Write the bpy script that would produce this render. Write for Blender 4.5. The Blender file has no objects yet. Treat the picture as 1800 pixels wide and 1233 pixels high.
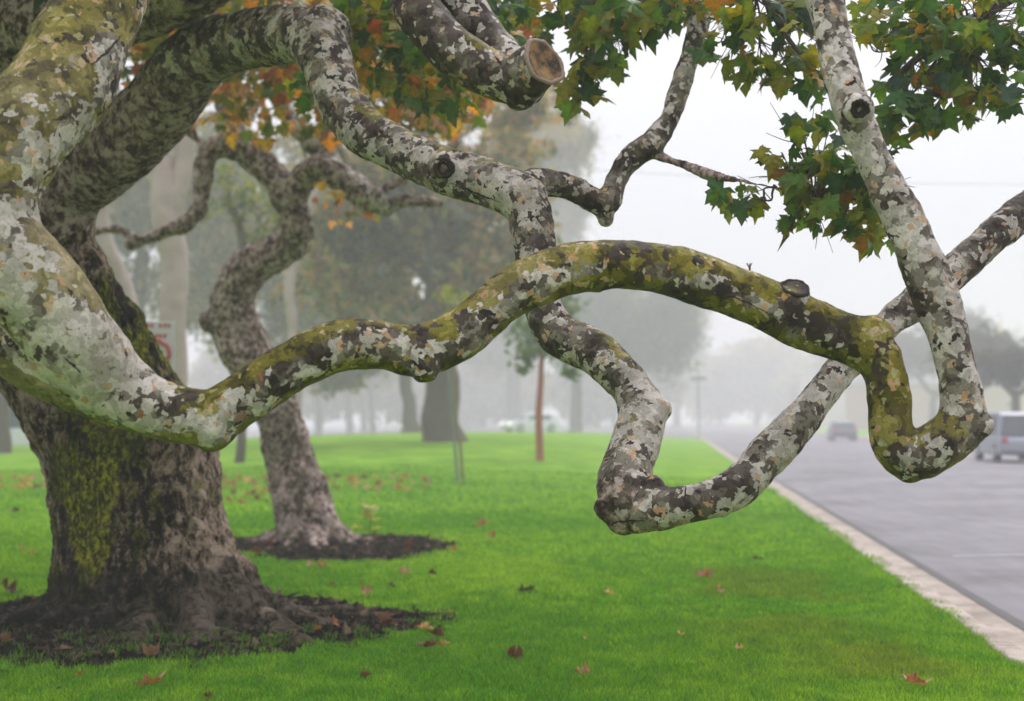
import bpy, math, random
import numpy as np
from mathutils import Vector, Matrix
from mathutils.bvhtree import BVHTree

scene = bpy.context.scene
R = math.radians
# ------------------------------------------------------------------ camera
H = 1.45                      # eye height
F = 2500.0                    # focal length in photograph pixels (50 mm on 36 mm)
TILT = math.atan(123.5 / F)
cam_d = bpy.data.cameras.new("camera"); cam = bpy.data.objects.new("camera", cam_d)
scene.collection.objects.link(cam); scene.camera = cam
cam.location = (0, 0, H); cam.rotation_euler = (math.pi / 2 + TILT, 0, 0)
cam_d.lens = 50; cam_d.sensor_width = 36; cam_d.clip_start = .1; cam_d.clip_end = 3000
cam_d.dof.use_dof = True; cam_d.dof.focus_distance = 6.5; cam_d.dof.aperture_fstop = 1.75
# ------------------------------------------------------------------ world: overcast, foggy sky
SUN_EL, SUN_AZ = R(50), R(32)
world = bpy.data.worlds.new("World"); scene.world = world; world.use_nodes = True
wn = world.node_tree.nodes; wl = world.node_tree.links; wn.clear()
sky = wn.new("ShaderNodeTexSky"); sky.sky_type = 'NISHITA'; sky.sun_disc = False
sky.sun_elevation = SUN_EL; sky.sun_rotation = SUN_AZ; sky.air_density = 1.0; sky.dust_density = 4.0
mixs = wn.new("ShaderNodeMixRGB"); mixs.inputs[0].default_value = .93
tc = wn.new("ShaderNodeTexCoord"); sx = wn.new("ShaderNodeSeparateXYZ"); wl.new(tc.outputs["Generated"], sx.inputs[0])
mr = wn.new("ShaderNodeMapRange"); mr.inputs[1].default_value = 0; mr.inputs[2].default_value = 1; mr.inputs[3].default_value = 1.0; mr.inputs[4].default_value = 3.0
wl.new(sx.outputs[2], mr.inputs[0])                        # an overcast sky is brighter overhead than at the horizon
cl = wn.new("ShaderNodeVectorMath"); cl.operation = 'SCALE'; cl.inputs[0].default_value = (5.5, 5.45, 5.95); wl.new(mr.outputs[0], cl.inputs["Scale"])
wl.new(cl.outputs[0], mixs.inputs[2])                      # the cloud layer the blue sky hides behind
bg = wn.new("ShaderNodeBackground"); bg.inputs[1].default_value = .1
wo = wn.new("ShaderNodeOutputWorld")
wl.new(sky.outputs[0], mixs.inputs[1]); wl.new(mixs.outputs[0], bg.inputs[0]); wl.new(bg.outputs[0], wo.inputs[0])
sd = bpy.data.lights.new("sun", 'SUN'); sun = bpy.data.objects.new("sun", sd)
scene.collection.objects.link(sun)
sd.energy = 1.5; sd.angle = R(14); sd.color = (1, .97, .93)
sun.rotation_euler = Vector((-math.sin(SUN_AZ) * math.cos(SUN_EL), -math.cos(SUN_AZ) * math.cos(SUN_EL), -math.sin(SUN_EL))).to_track_quat('-Z', 'Y').to_euler()
scene.view_settings.view_transform = 'Standard'; scene.view_settings.look = 'None'
scene.view_settings.exposure = .38; scene.view_settings.gamma = 1
scene.render.engine = 'CYCLES'
cy = scene.cycles
cy.use_denoising = True; cy.max_bounces = 6; cy.diffuse_bounces = 3; cy.glossy_bounces = 2
cy.transmission_bounces = 4; cy.volume_bounces = 3; cy.transparent_max_bounces = 8
cy.use_adaptive_sampling = True; cy.adaptive_threshold = .02
cy.sample_clamp_indirect = 6

# ------------------------------------------------------------------ helpers
rng = random.Random(7)
nr = np.random.default_rng(11)
ct, st_ = math.cos(TILT), math.sin(TILT)
def P(px, py, Y):
    """a point seen at photograph pixel (px,py) standing Y metres ahead"""
    u = (px - 900) / F; v = (616.5 - py) / F
    dy = ct - v * st_; dz = st_ + v * ct
    s = Y / dy
    return Vector((u * s, Y, H + dz * s))
def sstep(a, b, x):
    t = np.clip((x - a) / (b - a), 0, 1); return t * t * (3 - 2 * t)
def _hash(ix, iy, iz):
    h = (ix * 374761393 + iy * 668265263 + iz * 2147483647 * 3 + 1274126177) & 0xffffffff
    h = ((h ^ (h >> 13)) * 1274126177) & 0xffffffff
    h = ((h ^ (h >> 16)) * 2246822519) & 0xffffffff
    return ((h ^ (h >> 15)) & 0xffffff) / float(0xffffff)
def vnoise(p):
    p = np.asarray(p, dtype=np.float64); i = np.floor(p).astype(np.int64); f = p - i
    f = f * f * (3 - 2 * f); r = 0
    for dx in (0, 1):
        for dy in (0, 1):
            for dz in (0, 1):
                w = (f[:, 0] if dx else 1 - f[:, 0]) * (f[:, 1] if dy else 1 - f[:, 1]) * (f[:, 2] if dz else 1 - f[:, 2])
                r = r + w * _hash(i[:, 0] + dx + 5000, i[:, 1] + dy + 5000, i[:, 2] + dz + 5000)
    return r
def fbm(p, octv=3):
    p = np.asarray(p, dtype=np.float64); a = 1.; t = 0; s = 0
    for k in range(octv):
        t = t + a * (vnoise(p * (2 ** k) + 17.3 * k) - .5); s += a; a *= .5
    return t / s * 2
def link(o, parent=None):
    scene.collection.objects.link(o)
    if parent is not None: o.parent = parent
    return o
def tag(o, label=None, cat=None, group=None, kind=None):
    if label: o["label"] = label
    if cat: o["category"] = cat
    if group: o["group"] = group
    if kind: o["kind"] = kind
    return o
def empty(name, loc, label, cat, group=None, rz=0.):
    o = bpy.data.objects.new(name, None); o.location = loc; o.rotation_euler = (0, 0, rz); o.empty_display_size = .3
    scene.collection.objects.link(o); tag(o, label, cat, group); return o
def mesh_np(name, verts, faces, mat=None, parent=None, smooth=True, world=True):
    """faces: list/array of equal-length tuples or ragged list; verts in world space"""
    me = bpy.data.meshes.new(name)
    verts = np.asarray(verts, dtype=np.float32)
    if isinstance(faces, np.ndarray):
        n = faces.shape[1]
        me.vertices.add(len(verts)); me.vertices.foreach_set("co", verts.ravel())
        me.loops.add(faces.size); me.loops.foreach_set("vertex_index", faces.ravel().astype(np.int32))
        me.polygons.add(len(faces)); me.polygons.foreach_set("loop_start", np.arange(0, faces.size, n, dtype=np.int32))
        me.update(calc_edges=True)
    else:
        me.from_pydata([tuple(v) for v in verts], [], faces); me.update()
    me.validate()
    if smooth: me.polygons.foreach_set("use_smooth", np.ones(len(me.polygons), dtype=bool))
    if mat: me.materials.append(mat)
    o = bpy.data.objects.new(name, me); link(o, parent)
    if parent is not None and world:
        o.matrix_parent_inverse = parent_matrix(parent).inverted()
    return o
def parent_matrix(p):
    m = Matrix.Translation(p.location) @ p.rotation_euler.to_matrix().to_4x4()
    return m
def set_attr(me, name, data, typ='FLOAT_COLOR', dom='POINT'):
    a = me.attributes.new(name, typ, dom)
    if typ == 'FLOAT_COLOR':
        d = np.ones((len(data), 4), dtype=np.float32); d[:, :data.shape[1]] = data
        a.data.foreach_set("color", d.ravel())
    else:
        a.data.foreach_set("value", np.asarray(data, dtype=np.float32).ravel())

# --- tubes
def catmull(cps, step=.5):
    """cps: list of arrays (x,y,z,r,extra...) -> resampled array"""
    c = np.asarray(cps, dtype=float); n = len(c); out = []
    for i in range(n - 1):
        p0 = c[max(i - 1, 0)]; p1 = c[i]; p2 = c[i + 1]; p3 = c[min(i + 2, n - 1)]
        L = np.linalg.norm(p2[:3] - p1[:3]); r = max(.5 * (p1[3] + p2[3]), .003)
        k = max(2, int(math.ceil(L / (r * step))))
        t = np.linspace(0, 1, k, endpoint=False)[:, None]
        q = .5 * ((2 * p1) + (-p0 + p2) * t + (2 * p0 - 5 * p1 + 4 * p2 - p3) * t ** 2 + (-p0 + 3 * p1 - 3 * p2 + p3) * t ** 3)
        q[:, 3:] = p1[3:] + (p2[3:] - p1[3:]) * t
        out.append(q)
    out.append(c[-1:]); return np.vstack(out)
def tube(S, seg=16, cap=True):
    """S: samples (n,>=4) -> verts, faces(list)"""
    p = S[:, :3]; r = S[:, 3]; n = len(p)
    T = np.gradient(p, axis=0); T /= np.linalg.norm(T, axis=1)[:, None] + 1e-9
    rings = []; rad = []; cen = []; tan = []
    if cap:
        for a in (.0, .45, .8): cen.append(p[0] - T[0] * r[0] * math.cos(a * math.pi / 2)); rad.append(max(r[0] * math.sin(a * math.pi / 2), .0005)); tan.append(T[0])
    for i in range(n): cen.append(p[i]); rad.append(r[i]); tan.append(T[i])
    if cap:
        for a in (.8, .45, .0): cen.append(p[-1] + T[-1] * r[-1] * math.cos(a * math.pi / 2)); rad.append(max(r[-1] * math.sin(a * math.pi / 2), .0005)); tan.append(T[-1])
    u = np.cross(tan[0], (0, 0, 1.)); 
    if np.linalg.norm(u) < .1: u = np.cross(tan[0], (1., 0, 0))
    u /= np.linalg.norm(u)
    th = np.linspace(0, 2 * math.pi, seg, endpoint=False); V = []
    for c, rr, t in zip(cen, rad, tan):
        u = u - t * np.dot(u, t); u /= np.linalg.norm(u) + 1e-9; w = np.cross(t, u)
        V.append(c + rr * (np.cos(th)[:, None] * u + np.sin(th)[:, None] * w))
    m = len(V); V = np.vstack(V); Fs = []
    i = np.arange(seg); j = (i + 1) % seg
    for k in range(m - 1):
        Fs.append(np.stack([k * seg + i, k * seg + j, (k + 1) * seg + j, (k + 1) * seg + i], 1))
    Fq = np.vstack(Fs).tolist()
    Fq.append(list(range(seg))[::-1]); Fq.append([(m - 1) * seg + q for q in range(seg)])
    return V, Fq
def ball(c, r, seg=14, rings=9, sc=(1, 1, 1)):
    V = []; Fq = []
    for k in range(1, rings):
        a = math.pi * k / rings
        for s in range(seg):
            b = 2 * math.pi * s / seg
            V.append((c[0] + r * sc[0] * math.sin(a) * math.cos(b), c[1] + r * sc[1] * math.sin(a) * math.sin(b), c[2] + r * sc[2] * math.cos(a)))
    V.append((c[0], c[1], c[2] + r * sc[2])); V.append((c[0], c[1], c[2] - r * sc[2])); t, b_ = len(V) - 2, len(V) - 1
    for k in range(rings - 2):
        for s in range(seg):
            s2 = (s + 1) % seg; Fq.append([k * seg + s, (k + 1) * seg + s, (k + 1) * seg + s2, k * seg + s2])
    for s in range(seg):
        s2 = (s + 1) % seg; Fq.append([t, s, s2]); Fq.append([b_, (rings - 2) * seg + s2, (rings - 2) * seg + s])
    return np.array(V), Fq
def merge(parts):
    V = []; Fq = []; n = 0
    for v, f in parts:
        V.append(np.asarray(v)); Fq += [[a + n for a in q] for q in f]; n += len(v)
    return np.vstack(V), Fq
def remesh(V, Fq, voxel, smooth=6):
    me = bpy.data.meshes.new("tmp"); me.from_pydata([tuple(v) for v in V], [], Fq); me.update()
    o = bpy.data.objects.new("tmp", me); scene.collection.objects.link(o)
    m = o.modifiers.new("r", 'REMESH'); m.mode = 'VOXEL'; m.voxel_size = voxel
    if smooth:
        s = o.modifiers.new("s", 'SMOOTH'); s.iterations = smooth; s.factor = .5
    dg = bpy.context.evaluated_depsgraph_get(); dg.update()
    ev = o.evaluated_get(dg); out = bpy.data.meshes.new_from_object(ev, depsgraph=dg)
    bpy.data.objects.remove(o); bpy.data.meshes.remove(me)
    n = len(out.vertices); co = np.empty(n * 3, dtype=np.float32); out.vertices.foreach_get("co", co); co = co.reshape(-1, 3)
    no = np.empty(n * 3, dtype=np.float32); out.vertices.foreach_get("normal", no); no = no.reshape(-1, 3)
    return out, co.astype(float), no.astype(float)
def nearest(co, S):
    idx = np.empty(len(co), dtype=int); rr = S[:, 3]
    for a in range(0, len(co), 4000):
        d = np.linalg.norm(co[a:a + 4000, None, :] - S[None, :, :3], axis=2) / rr[None]
        idx[a:a + 4000] = d.argmin(1)
    return idx
def path(pts):
    """pts: (px,py,halfwidth_px,depth, olive,pale,rough) -> control points"""
    out = []
    for q in pts:
        px, py, hw, Y = q[:4]; p = P(px, py, Y)
        out.append([p.x, p.y, p.z, hw / F * Y] + list(q[4:7] if len(q) > 4 else (0, 0, 0)))
    return out
def organic(name, tubes, extra, voxel, mat, parent, amp=.012, ridged=False, smooth=6, seg=20, detail=1.):
    Ss = [catmull(t) for t in tubes]
    for S0 in Ss: S0[:, 3] *= 1 + .07 * fbm(S0[:, :3] * 3.1 + 5, 2)
    V, Fq = merge([tube(s, seg) for s in Ss] + extra)
    me, co, no = remesh(V, Fq, voxel, smooth)
    S = np.vstack(Ss); i = nearest(co, S)
    att = S[i, 4:7]; rough = att[:, 2]
    d = amp * (1.3 * fbm(co * 3.6, 2) + .8 * fbm(co * 9, 2) + .55 * fbm(co * 24, 3) * detail)
    if ridged:
        q = co * np.array([9., 9., 1.9]); q[:, :2] += .8 * fbm(co * 3, 2)[:, None]
        rdg = 1 - np.abs(fbm(q, 3)) * 2
        d = d + rough * (.045 * rdg + .020 * fbm(co * np.array([30, 30, 9.]), 3))
    if ridged: d = d * (.3 + .7 * sstep(.04, .42, co[:, 2]))
    co2 = co + no * d[:, None]
    if not ridged:                                           # scattered nubs and old twig scars
        k = nr.choice(len(co), max(4, len(co) // 3500)); 
        for q in k:
            rr_ = .012 + .02 * nr.uniform(); dq = np.linalg.norm(co2 - co[q], axis=1); m_ = dq < 3 * rr_
            g_ = np.exp(-(dq[m_] / rr_) ** 2) - .55 * np.exp(-(dq[m_] / (rr_ * .45)) ** 2); co2[m_] += no[m_] * (g_ * rr_ * .55)[:, None]
    me.vertices.foreach_set("co", co2.astype(np.float32).ravel())
    me.polygons.foreach_set("use_smooth", np.ones(len(me.polygons), dtype=bool)); me.update()
    # soften the attribute along the limb
    set_attr(me, "zone", att)
    me.materials.clear(); me.materials.append(mat)
    o = bpy.data.objects.new(name, me); link(o, parent); o.matrix_parent_inverse = parent_matrix(parent).inverted()
    return o
# --- node helper
class NT:
    def __init__(s, name, disp=False):
        s.m = bpy.data.materials.new(name); s.m.use_nodes = True; s.t = s.m.node_tree; s.t.nodes.clear()
        s.out = s.t.nodes.new("ShaderNodeOutputMaterial")
    def n(s, typ, ins=None, **kw):
        nd = s.t.nodes.new("ShaderNode" + typ)
        for k, v in kw.items(): setattr(nd, k, v)
        for k, v in (ins or {}).items():
            if isinstance(v, bpy.types.NodeSocket): s.t.links.new(v, nd.inputs[k])
            else: nd.inputs[k].default_value = v
        return nd
    def math(s, op, a, b=0., c=0., clamp=False):
        nd = s.t.nodes.new("ShaderNodeMath"); nd.operation = op; nd.use_clamp = clamp
        for i, v in enumerate((a, b, c)):
            if isinstance(v, bpy.types.NodeSocket): s.t.links.new(v, nd.inputs[i])
            else: nd.inputs[i].default_value = v
        return nd.outputs[0]
    def mix(s, f, a, b, bt='MIX'):
        nd = s.t.nodes.new("ShaderNodeMixRGB"); nd.blend_type = bt
        for i, v in enumerate((f, a, b)):
            if isinstance(v, bpy.types.NodeSocket): s.t.links.new(v, nd.inputs[i])
            else: nd.inputs[i].default_value = v if i == 0 else (tuple(v) + (1,) if len(v) == 3 else v)
        return nd.outputs[0]
    def vmath(s, op, a, b):
        nd = s.t.nodes.new("ShaderNodeVectorMath"); nd.operation = op
        for i, v in enumerate((a, b)):
            if isinstance(v, bpy.types.NodeSocket): s.t.links.new(v, nd.inputs[i])
            else: nd.inputs[i].default_value = v
        return nd.outputs[0]
    def ramp(s, fac, stops, interp='LINEAR'):
        nd = s.t.nodes.new("ShaderNodeValToRGB"); cr = nd.color_ramp; cr.interpolation = interp
        while len(cr.elements) < len(stops): cr.elements.new(.5)
        for e, (p, c) in zip(cr.elements, stops):
            e.position = p; e.color = tuple(c) + (1,) if not isinstance(c, (int, float)) else (c, c, c, 1)
        s.t.links.new(fac, nd.inputs[0]); return nd.outputs[0]
    def noise(s, vec, scale, detail=3, rough=.55, dist=0., col=False):
        nd = s.n("TexNoise", {"Vector": vec, "Scale": scale, "Detail": detail, "Roughness": rough, "Distortion": dist})
        return nd.outputs["Color" if col else "Fac"]
    def principled(s, col, rough=.6, normal=None, spec=.4, **kw):
        ins = {"Base Color": col, "Roughness": rough, "Specular IOR Level": spec}
        if normal is not None: ins["Normal"] = normal
        if not isinstance(col, bpy.types.NodeSocket) and len(col) == 3: ins["Base Color"] = tuple(col) + (1,)
        ins.update(kw); nd = s.n("BsdfPrincipled", ins)
        s.t.links.new(nd.outputs[0], s.out.inputs[0]); return nd
    def bump(s, h, strength=.5, dist=.01, normal=None):
        ins = {"Height": h, "Strength": strength, "Distance": dist}
        if normal is not None: ins["Normal"] = normal
        return s.n("Bump", ins).outputs[0]
def simple(name, col, rough=.6, noise=.15, scale=20, spec=.4, **kw):
    t = NT(name); g = t.n("NewGeometry").outputs["Position"]
    f = t.noise(g, scale, 3)
    c = t.mix(f, tuple(x * (1 - noise) for x in col), tuple(min(1, x * (1 + noise)) for x in col))
    t.principled(c, rough, spec=spec, **kw); return t.m

# ------------------------------------------------------------------ materials
def mat_mottled():
    """plane-tree bark that sheds in jigsaw plates"""
    t = NT("mottled_bark"); pos = t.n("NewGeometry").outputs["Position"]
    zone = t.n("Attribute", attribute_name="zone").outputs["Color"]
    sep = t.n("SeparateColor", {0: zone}); olive, pale, rough = sep.outputs
    nrm = t.n("SeparateXYZ", {0: t.n("NewGeometry").outputs["Normal"]}).outputs["Z"]
    # warped coordinates
    w1 = t.noise(pos, 16, 2, .6, col=True); w2 = t.noise(pos, 75, 2, .6, col=True)
    p1 = t.vmath('ADD', pos, t.vmath('MULTIPLY', t.vmath('SUBTRACT', w1, (.5, .5, .5)), (.07, .07, .07)))
    p1 = t.vmath('ADD', p1, t.vmath('MULTIPLY', t.vmath('SUBTRACT', w2, (.5, .5, .5)), (.016, .016, .016)))
    v1 = t.n("TexVoronoi", {"Vector": p1, "Scale": 43., "Randomness": 1.})
    cpos = v1.outputs["Position"]; crnd = t.n("SeparateColor", {0: v1.outputs["Color"]})
    v2 = t.n("TexVoronoi", {"Vector": t.vmath('ADD', p1, (3.3, 1.7, 9.1)), "Scale": 27., "Randomness": 1.})
    cpos2 = v2.outputs["Position"]; crnd2 = t.n("SeparateColor", {0: v2.outputs["Color"]})
    # main plate value, sampled once for every small plate, then scab and bared layers over it
    a = t.noise(cpos, 9., 4, .6); b = t.noise(cpos2, 8, 2, .5)
    a2 = t.noise(t.vmath('ADD', cpos, (7.7, 3.1, 5.5)), 9.5, 4, .62); a3 = t.noise(t.vmath('ADD', cpos, (-4.2, 8.3, 1.9)), 10., 4, .62)
    val = t.math('ADD', t.math('MULTIPLY', t.math('SUBTRACT', a, .5), 1.5), t.math('MULTIPLY', t.math('SUBTRACT', b, .5), .7))
    val = t.math('ADD', val, t.math('MULTIPLY', t.math('SUBTRACT', crnd.outputs[0], .5), .10))
    val = t.math('ADD', val, .5)
    pb_ = t.math('MULTIPLY', t.math('SUBTRACT', pale, .5), .55)
    val = t.math('ADD', val, pb_)
    greys = t.ramp(val, [(0, (.034, .023, .018)), (.34, (.072, .053, .041)), (.50, (.125, .103, .080)), (.62, (.215, .19, .15)), (.80, (.32, .29, .24))], 'CONSTANT')
    palem = t.math('GREATER_THAN', t.math('ADD', t.math('MULTIPLY', t.math('SUBTRACT', a2, .5), 1.), t.math('MULTIPLY', pb_, .55)), .055)
    greys = t.mix(palem, greys, t.mix(t.math('GREATER_THAN', crnd2.outputs[0], .5), (.58, .53, .475), (.42, .385, .335)))
    ol = t.ramp(t.math('ADD', val, t.math('MULTIPLY', crnd2.outputs[1], .05)), [(0, (.034, .029, .006)), (.36, (.085, .072, .009)), (.51, (.165, .142, .014)), (.69, (.25, .215, .040)), (.86, (.36, .30, .15))], 'CONSTANT')
    tanm = t.math('MULTIPLY', t.math('SUBTRACT', pale, .58), 5., clamp=True)
    ol = t.mix(t.math('MULTIPLY', tanm, .6), ol, t.ramp(val, [(.3, (.09, .07, .05)), (.55, (.19, .155, .10)), (.8, (.30, .25, .17))]))
    # olive lies on the upper flank and, weaker, underneath
    up = t.math('MULTIPLY', t.math('SUBTRACT', nrm, .42), .95)
    under = t.math('MULTIPLY', t.math('SUBTRACT', t.math('MULTIPLY', nrm, -1.), .70), 1.6)
    side = t.math('MAXIMUM', up, under)
    om = t.math('ADD', t.math('ADD', side, t.math('MULTIPLY', t.math('SUBTRACT', olive, .5), 1.5)), t.math('MULTIPLY', t.math('SUBTRACT', t.noise(cpos2, 6, 2), .5), 1.7))
    om = t.math('GREATER_THAN', om, .04)
    col = t.mix(om, greys, ol)
    # dark scabs of last year's bark
    dkm = t.math('SUBTRACT', t.math('SUBTRACT', t.math('MULTIPLY', t.math('SUBTRACT', a3, .5), 1.), t.math('MULTIPLY', pb_, .45)), .066)
    dks = t.math('GREATER_THAN', dkm, 0.)
    col = t.mix(dks, col, t.mix(t.math('GREATER_THAN', dkm, .07), (.056, .040, .031), (.021, .014, .012)))
    # small pale spots
    v4 = t.n("TexVoronoi", {"Vector": p1, "Scale": 24., "Randomness": 1.}); r4 = t.n("SeparateColor", {0: v4.outputs["Color"]})
    spot = t.math('MULTIPLY', t.math('LESS_THAN', v4.outputs["Distance"], t.math('MULTIPLY', r4.outputs[1], .42)), t.math('GREATER_THAN', r4.outputs[0], .62))
    col = t.mix(t.math('MULTIPLY', spot, .9), col, t.mix(om, (.50, .47, .39), (.36, .34, .15)))
    # freshly bared orange plates, rare
    tan = t.math('MULTIPLY', t.math('GREATER_THAN', t.math('ADD', crnd.outputs[2], t.math('MULTIPLY', t.math('SUBTRACT', a, .5), .7)), .955), t.math('GREATER_THAN', val, .40))
    col = t.mix(t.math('MULTIPLY', tan, .85), col, t.mix(crnd.outputs[1], (.50, .27, .13), (.52, .40, .25)))
    # tiny dark specks and pin holes
    v3 = t.n("TexVoronoi", {"Vector": p1, "Scale": 70., "Randomness": 1.}); r3 = t.n("SeparateColor", {0: v3.outputs["Color"]}).outputs[0]
    speck = t.math('MULTIPLY', t.math('LESS_THAN', v3.outputs["Distance"], .30), t.math('GREATER_THAN', r3, .82))
    col = t.mix(t.math('MULTIPLY', speck, .55), col, (.045, .035, .03))
    # shadow line painted round the scabs, fine cracks, stains
    edge = t.n("TexVoronoi", {"Vector": p1, "Scale": 21., "Randomness": 1.}, feature='DISTANCE_TO_EDGE').outputs["Distance"]
    fine = t.noise(pos, 130, 4, .7); blot = t.noise(pos, 4.5, 4, .65)
    col = t.mix(t.math('MULTIPLY', t.math('SUBTRACT', 1., t.ramp(fine, [(.3, 0.), (.62, 1.)])), .3), col, t.mix(1., col, (.45, .43, .40), 'MULTIPLY'))
    col = t.mix(.55, col, t.mix(1., col, t.ramp(blot, [(.3, (.50, .47, .44)), (.55, (1., 1., 1.)), (.75, (1.25, 1.22, 1.15))]), 'MULTIPLY'))
    curl_shade = t.math('LESS_THAN', t.math('ABSOLUTE', t.math('SUBTRACT', dkm, .0)), .006)
    col = t.mix(t.math('MULTIPLY', curl_shade, .6), col, (.02, .014, .011))  # dark outline stands in for curl and shadow at scab edges
    mot = t.ramp(t.noise(p1, 60, 4, .7), [(.36, (.55, .52, .48)), (.5, (1., 1., 1.)), (.66, (1.22, 1.2, 1.16))]); col = t.mix(.45, col, t.mix(1., col, mot, 'MULTIPLY'))
    # old rough bark: dark fissured plates, pinkish scabs
    st = t.vmath('MULTIPLY', p1, (1., 1., .85))
    rn = t.noise(st, 19, 4, .68); rb = t.noise(st, 8, 3, .6); 
    rc = t.ramp(t.math('SUBTRACT', t.math('ADD', t.math('MULTIPLY', rn, .95), t.math('MULTIPLY', rb, .5)), .215), [(.36, (.022, .014, .012)), (.43, (.085, .055, .047)), (.48, (.17, .115, .10)), (.53, (.30, .215, .19)), (.60, (.50, .40, .36))])
    ms = t.ramp(t.noise(st, 14, 3, .6), [(.3, (.020, .020, .007)), (.5, (.055, .058, .012)), (.66, (.11, .105, .028))])
    mm = t.math('MULTIPLY', t.math('MULTIPLY', olive, 1.6), t.ramp(t.noise(pos, 3.2, 4, .65), [(.44, 0.), (.58, 1.)]), clamp=True)
    rc = t.mix(mm, rc, ms)
    rm = t.math('ADD', t.math('MULTIPLY', t.math('SUBTRACT', rough, .5), 2.4), t.math('MULTIPLY', t.math('SUBTRACT', t.noise(cpos2, 4, 2), .5), 1.8))
    rmk = t.math('GREATER_THAN', rm, 0.)
    rmk = t.math('MULTIPLY', rmk, t.math('LESS_THAN', t.math('MULTIPLY', crnd2.outputs[0], t.math('SUBTRACT', 1.3, rough)), .93))
    col = t.mix(rmk, col, rc)
    hs = t.math('ADD', t.math('MULTIPLY', t.ramp(val, [(0, 1.), (.34, .8), (.50, .6), (.62, .45), (.80, .3)], 'CONSTANT'), .6), t.math('ADD', t.math('MULTIPLY', dks, .7), t.math('MULTIPLY', palem, -.4)))
    hs = t.math('ADD', hs, t.math('MULTIPLY', speck, -.3))
    hs = t.math('ADD', hs, t.math('MULTIPLY', t.noise(pos, 45, 5, .65), .55))
    hs = t.math('ADD', hs, t.math('MULTIPLY', t.math('MULTIPLY', rmk, rn), 5.))
    b1 = t.bump(hs, .9, .005)
    b2 = t.bump(fine, .35, .003, b1)
    rgh = t.math('ADD', .48, t.math('MULTIPLY', t.noise(pos, 12, 3), .3))
    rgh = t.math('ADD', rgh, t.math('MULTIPLY', rmk, .25))
    t.principled(col, rgh, b2, .14); return t.m
def mat_trunk():
    t = NT("old_bark"); pos = t.n("NewGeometry").outputs["Position"]
    zone = t.n("Attribute", attribute_name="zone").outputs["Color"]
    sep = t.n("SeparateColor", {0: zone}); moss, pale, dark = sep.outputs
    w = t.noise(pos, 9, 3, .6, col=True)
    p1 = t.vmath('ADD', pos, t.vmath('MULTIPLY', t.vmath('SUBTRACT', w, (.5, .5, .5)), (.12, .12, .12)))
    stv = t.vmath('MULTIPLY', p1, (1., 1., .38))
    n1 = t.noise(stv, 20, 5, .68); n2 = t.noise(stv, 5, 3, .6); n3 = t.noise(p1, 55, 4, .7)
    v = t.math('ADD', t.math('MULTIPLY', n1, .55), t.math('ADD', t.math('MULTIPLY', n2, .3), t.math('MULTIPLY', n3, .25)))
    v = t.math('ADD', v, t.math('MULTIPLY', t.math('SUBTRACT', pale, .5), .14))
    col = t.ramp(v, [(.50, (.006, .005, .004)), (.54, (.026, .018, .012)), (.565, (.075, .053, .037)), (.60, (.175, .125, .088)), (.67, (.36, .275, .21))])
    mv = t.noise(stv, 34, 4, .7)
    mcol = t.ramp(mv, [(.34, (.012, .013, .003)), (.48, (.060, .068, .008)), (.60, (.32, .32, .008)), (.72, (.55, .53, .03))])
    mf = t.math('ADD', moss, t.math('MULTIPLY', t.math('SUBTRACT', t.noise(stv, 4.5, 5, .7), .5), 2.6))
    mf = t.ramp(t.math('ADD', mf, t.math('MULTIPLY', t.math('SUBTRACT', n1, .5), .8)), [(.46, 0.), (.66, .92)])
    col = t.mix(mf, col, t.mix(t.ramp(moss, [(.45, 0.), (.85, 1.)]), t.mix(.45, mcol, (.03, .034, .012)), mcol))
    dk = t.ramp(t.math('ADD', dark, t.math('MULTIPLY', t.math('SUBTRACT', t.noise(pos, 5, 4, .7), .5), 1.5)), [(.45, 0.), (.75, .8)])
    col = t.mix(dk, col, t.mix(.9, col, (.007, .006, .005)))
    h = t.math('ADD', t.math('MULTIPLY', n1, 1.), t.math('MULTIPLY', n3, .6))
    t.principled(col, .85, t.bump(h, 1., .03), .06); return t.m
def mat_leaf():
    t = NT("leaf"); col = t.n("Attribute", attribute_name="tint").outputs["Color"]
    pos = t.n("NewGeometry").outputs["Position"]
    n = t.noise(pos, 28, 3, .6)
    c = t.mix(1., col, t.ramp(n, [(.3, (.62, .66, .6)), (.7, (1.35, 1.2, 1.1))]), 'MULTIPLY')
    rust = t.math('MULTIPLY', t.ramp(t.noise(pos, 17, 3, .65), [(.60, 0.), (.68, .8)]), t.n("Attribute", attribute_name="tint").outputs["Alpha"])
    c = t.mix(rust, c, (.17, .06, .02))
    pb = t.n("BsdfPrincipled", {"Base Color": c, "Roughness": .42, "Specular IOR Level": .3})
    tr = t.n("BsdfTranslucent", {"Color": t.mix(1., c, (2.0, 1.8, .6), 'MULTIPLY')})
    mx = t.n("MixShader", {0: .42, 1: pb.outputs[0], 2: tr.outputs[0]})
    t.t.links.new(mx.outputs[0], t.out.inputs[0]); return t.m
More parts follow.
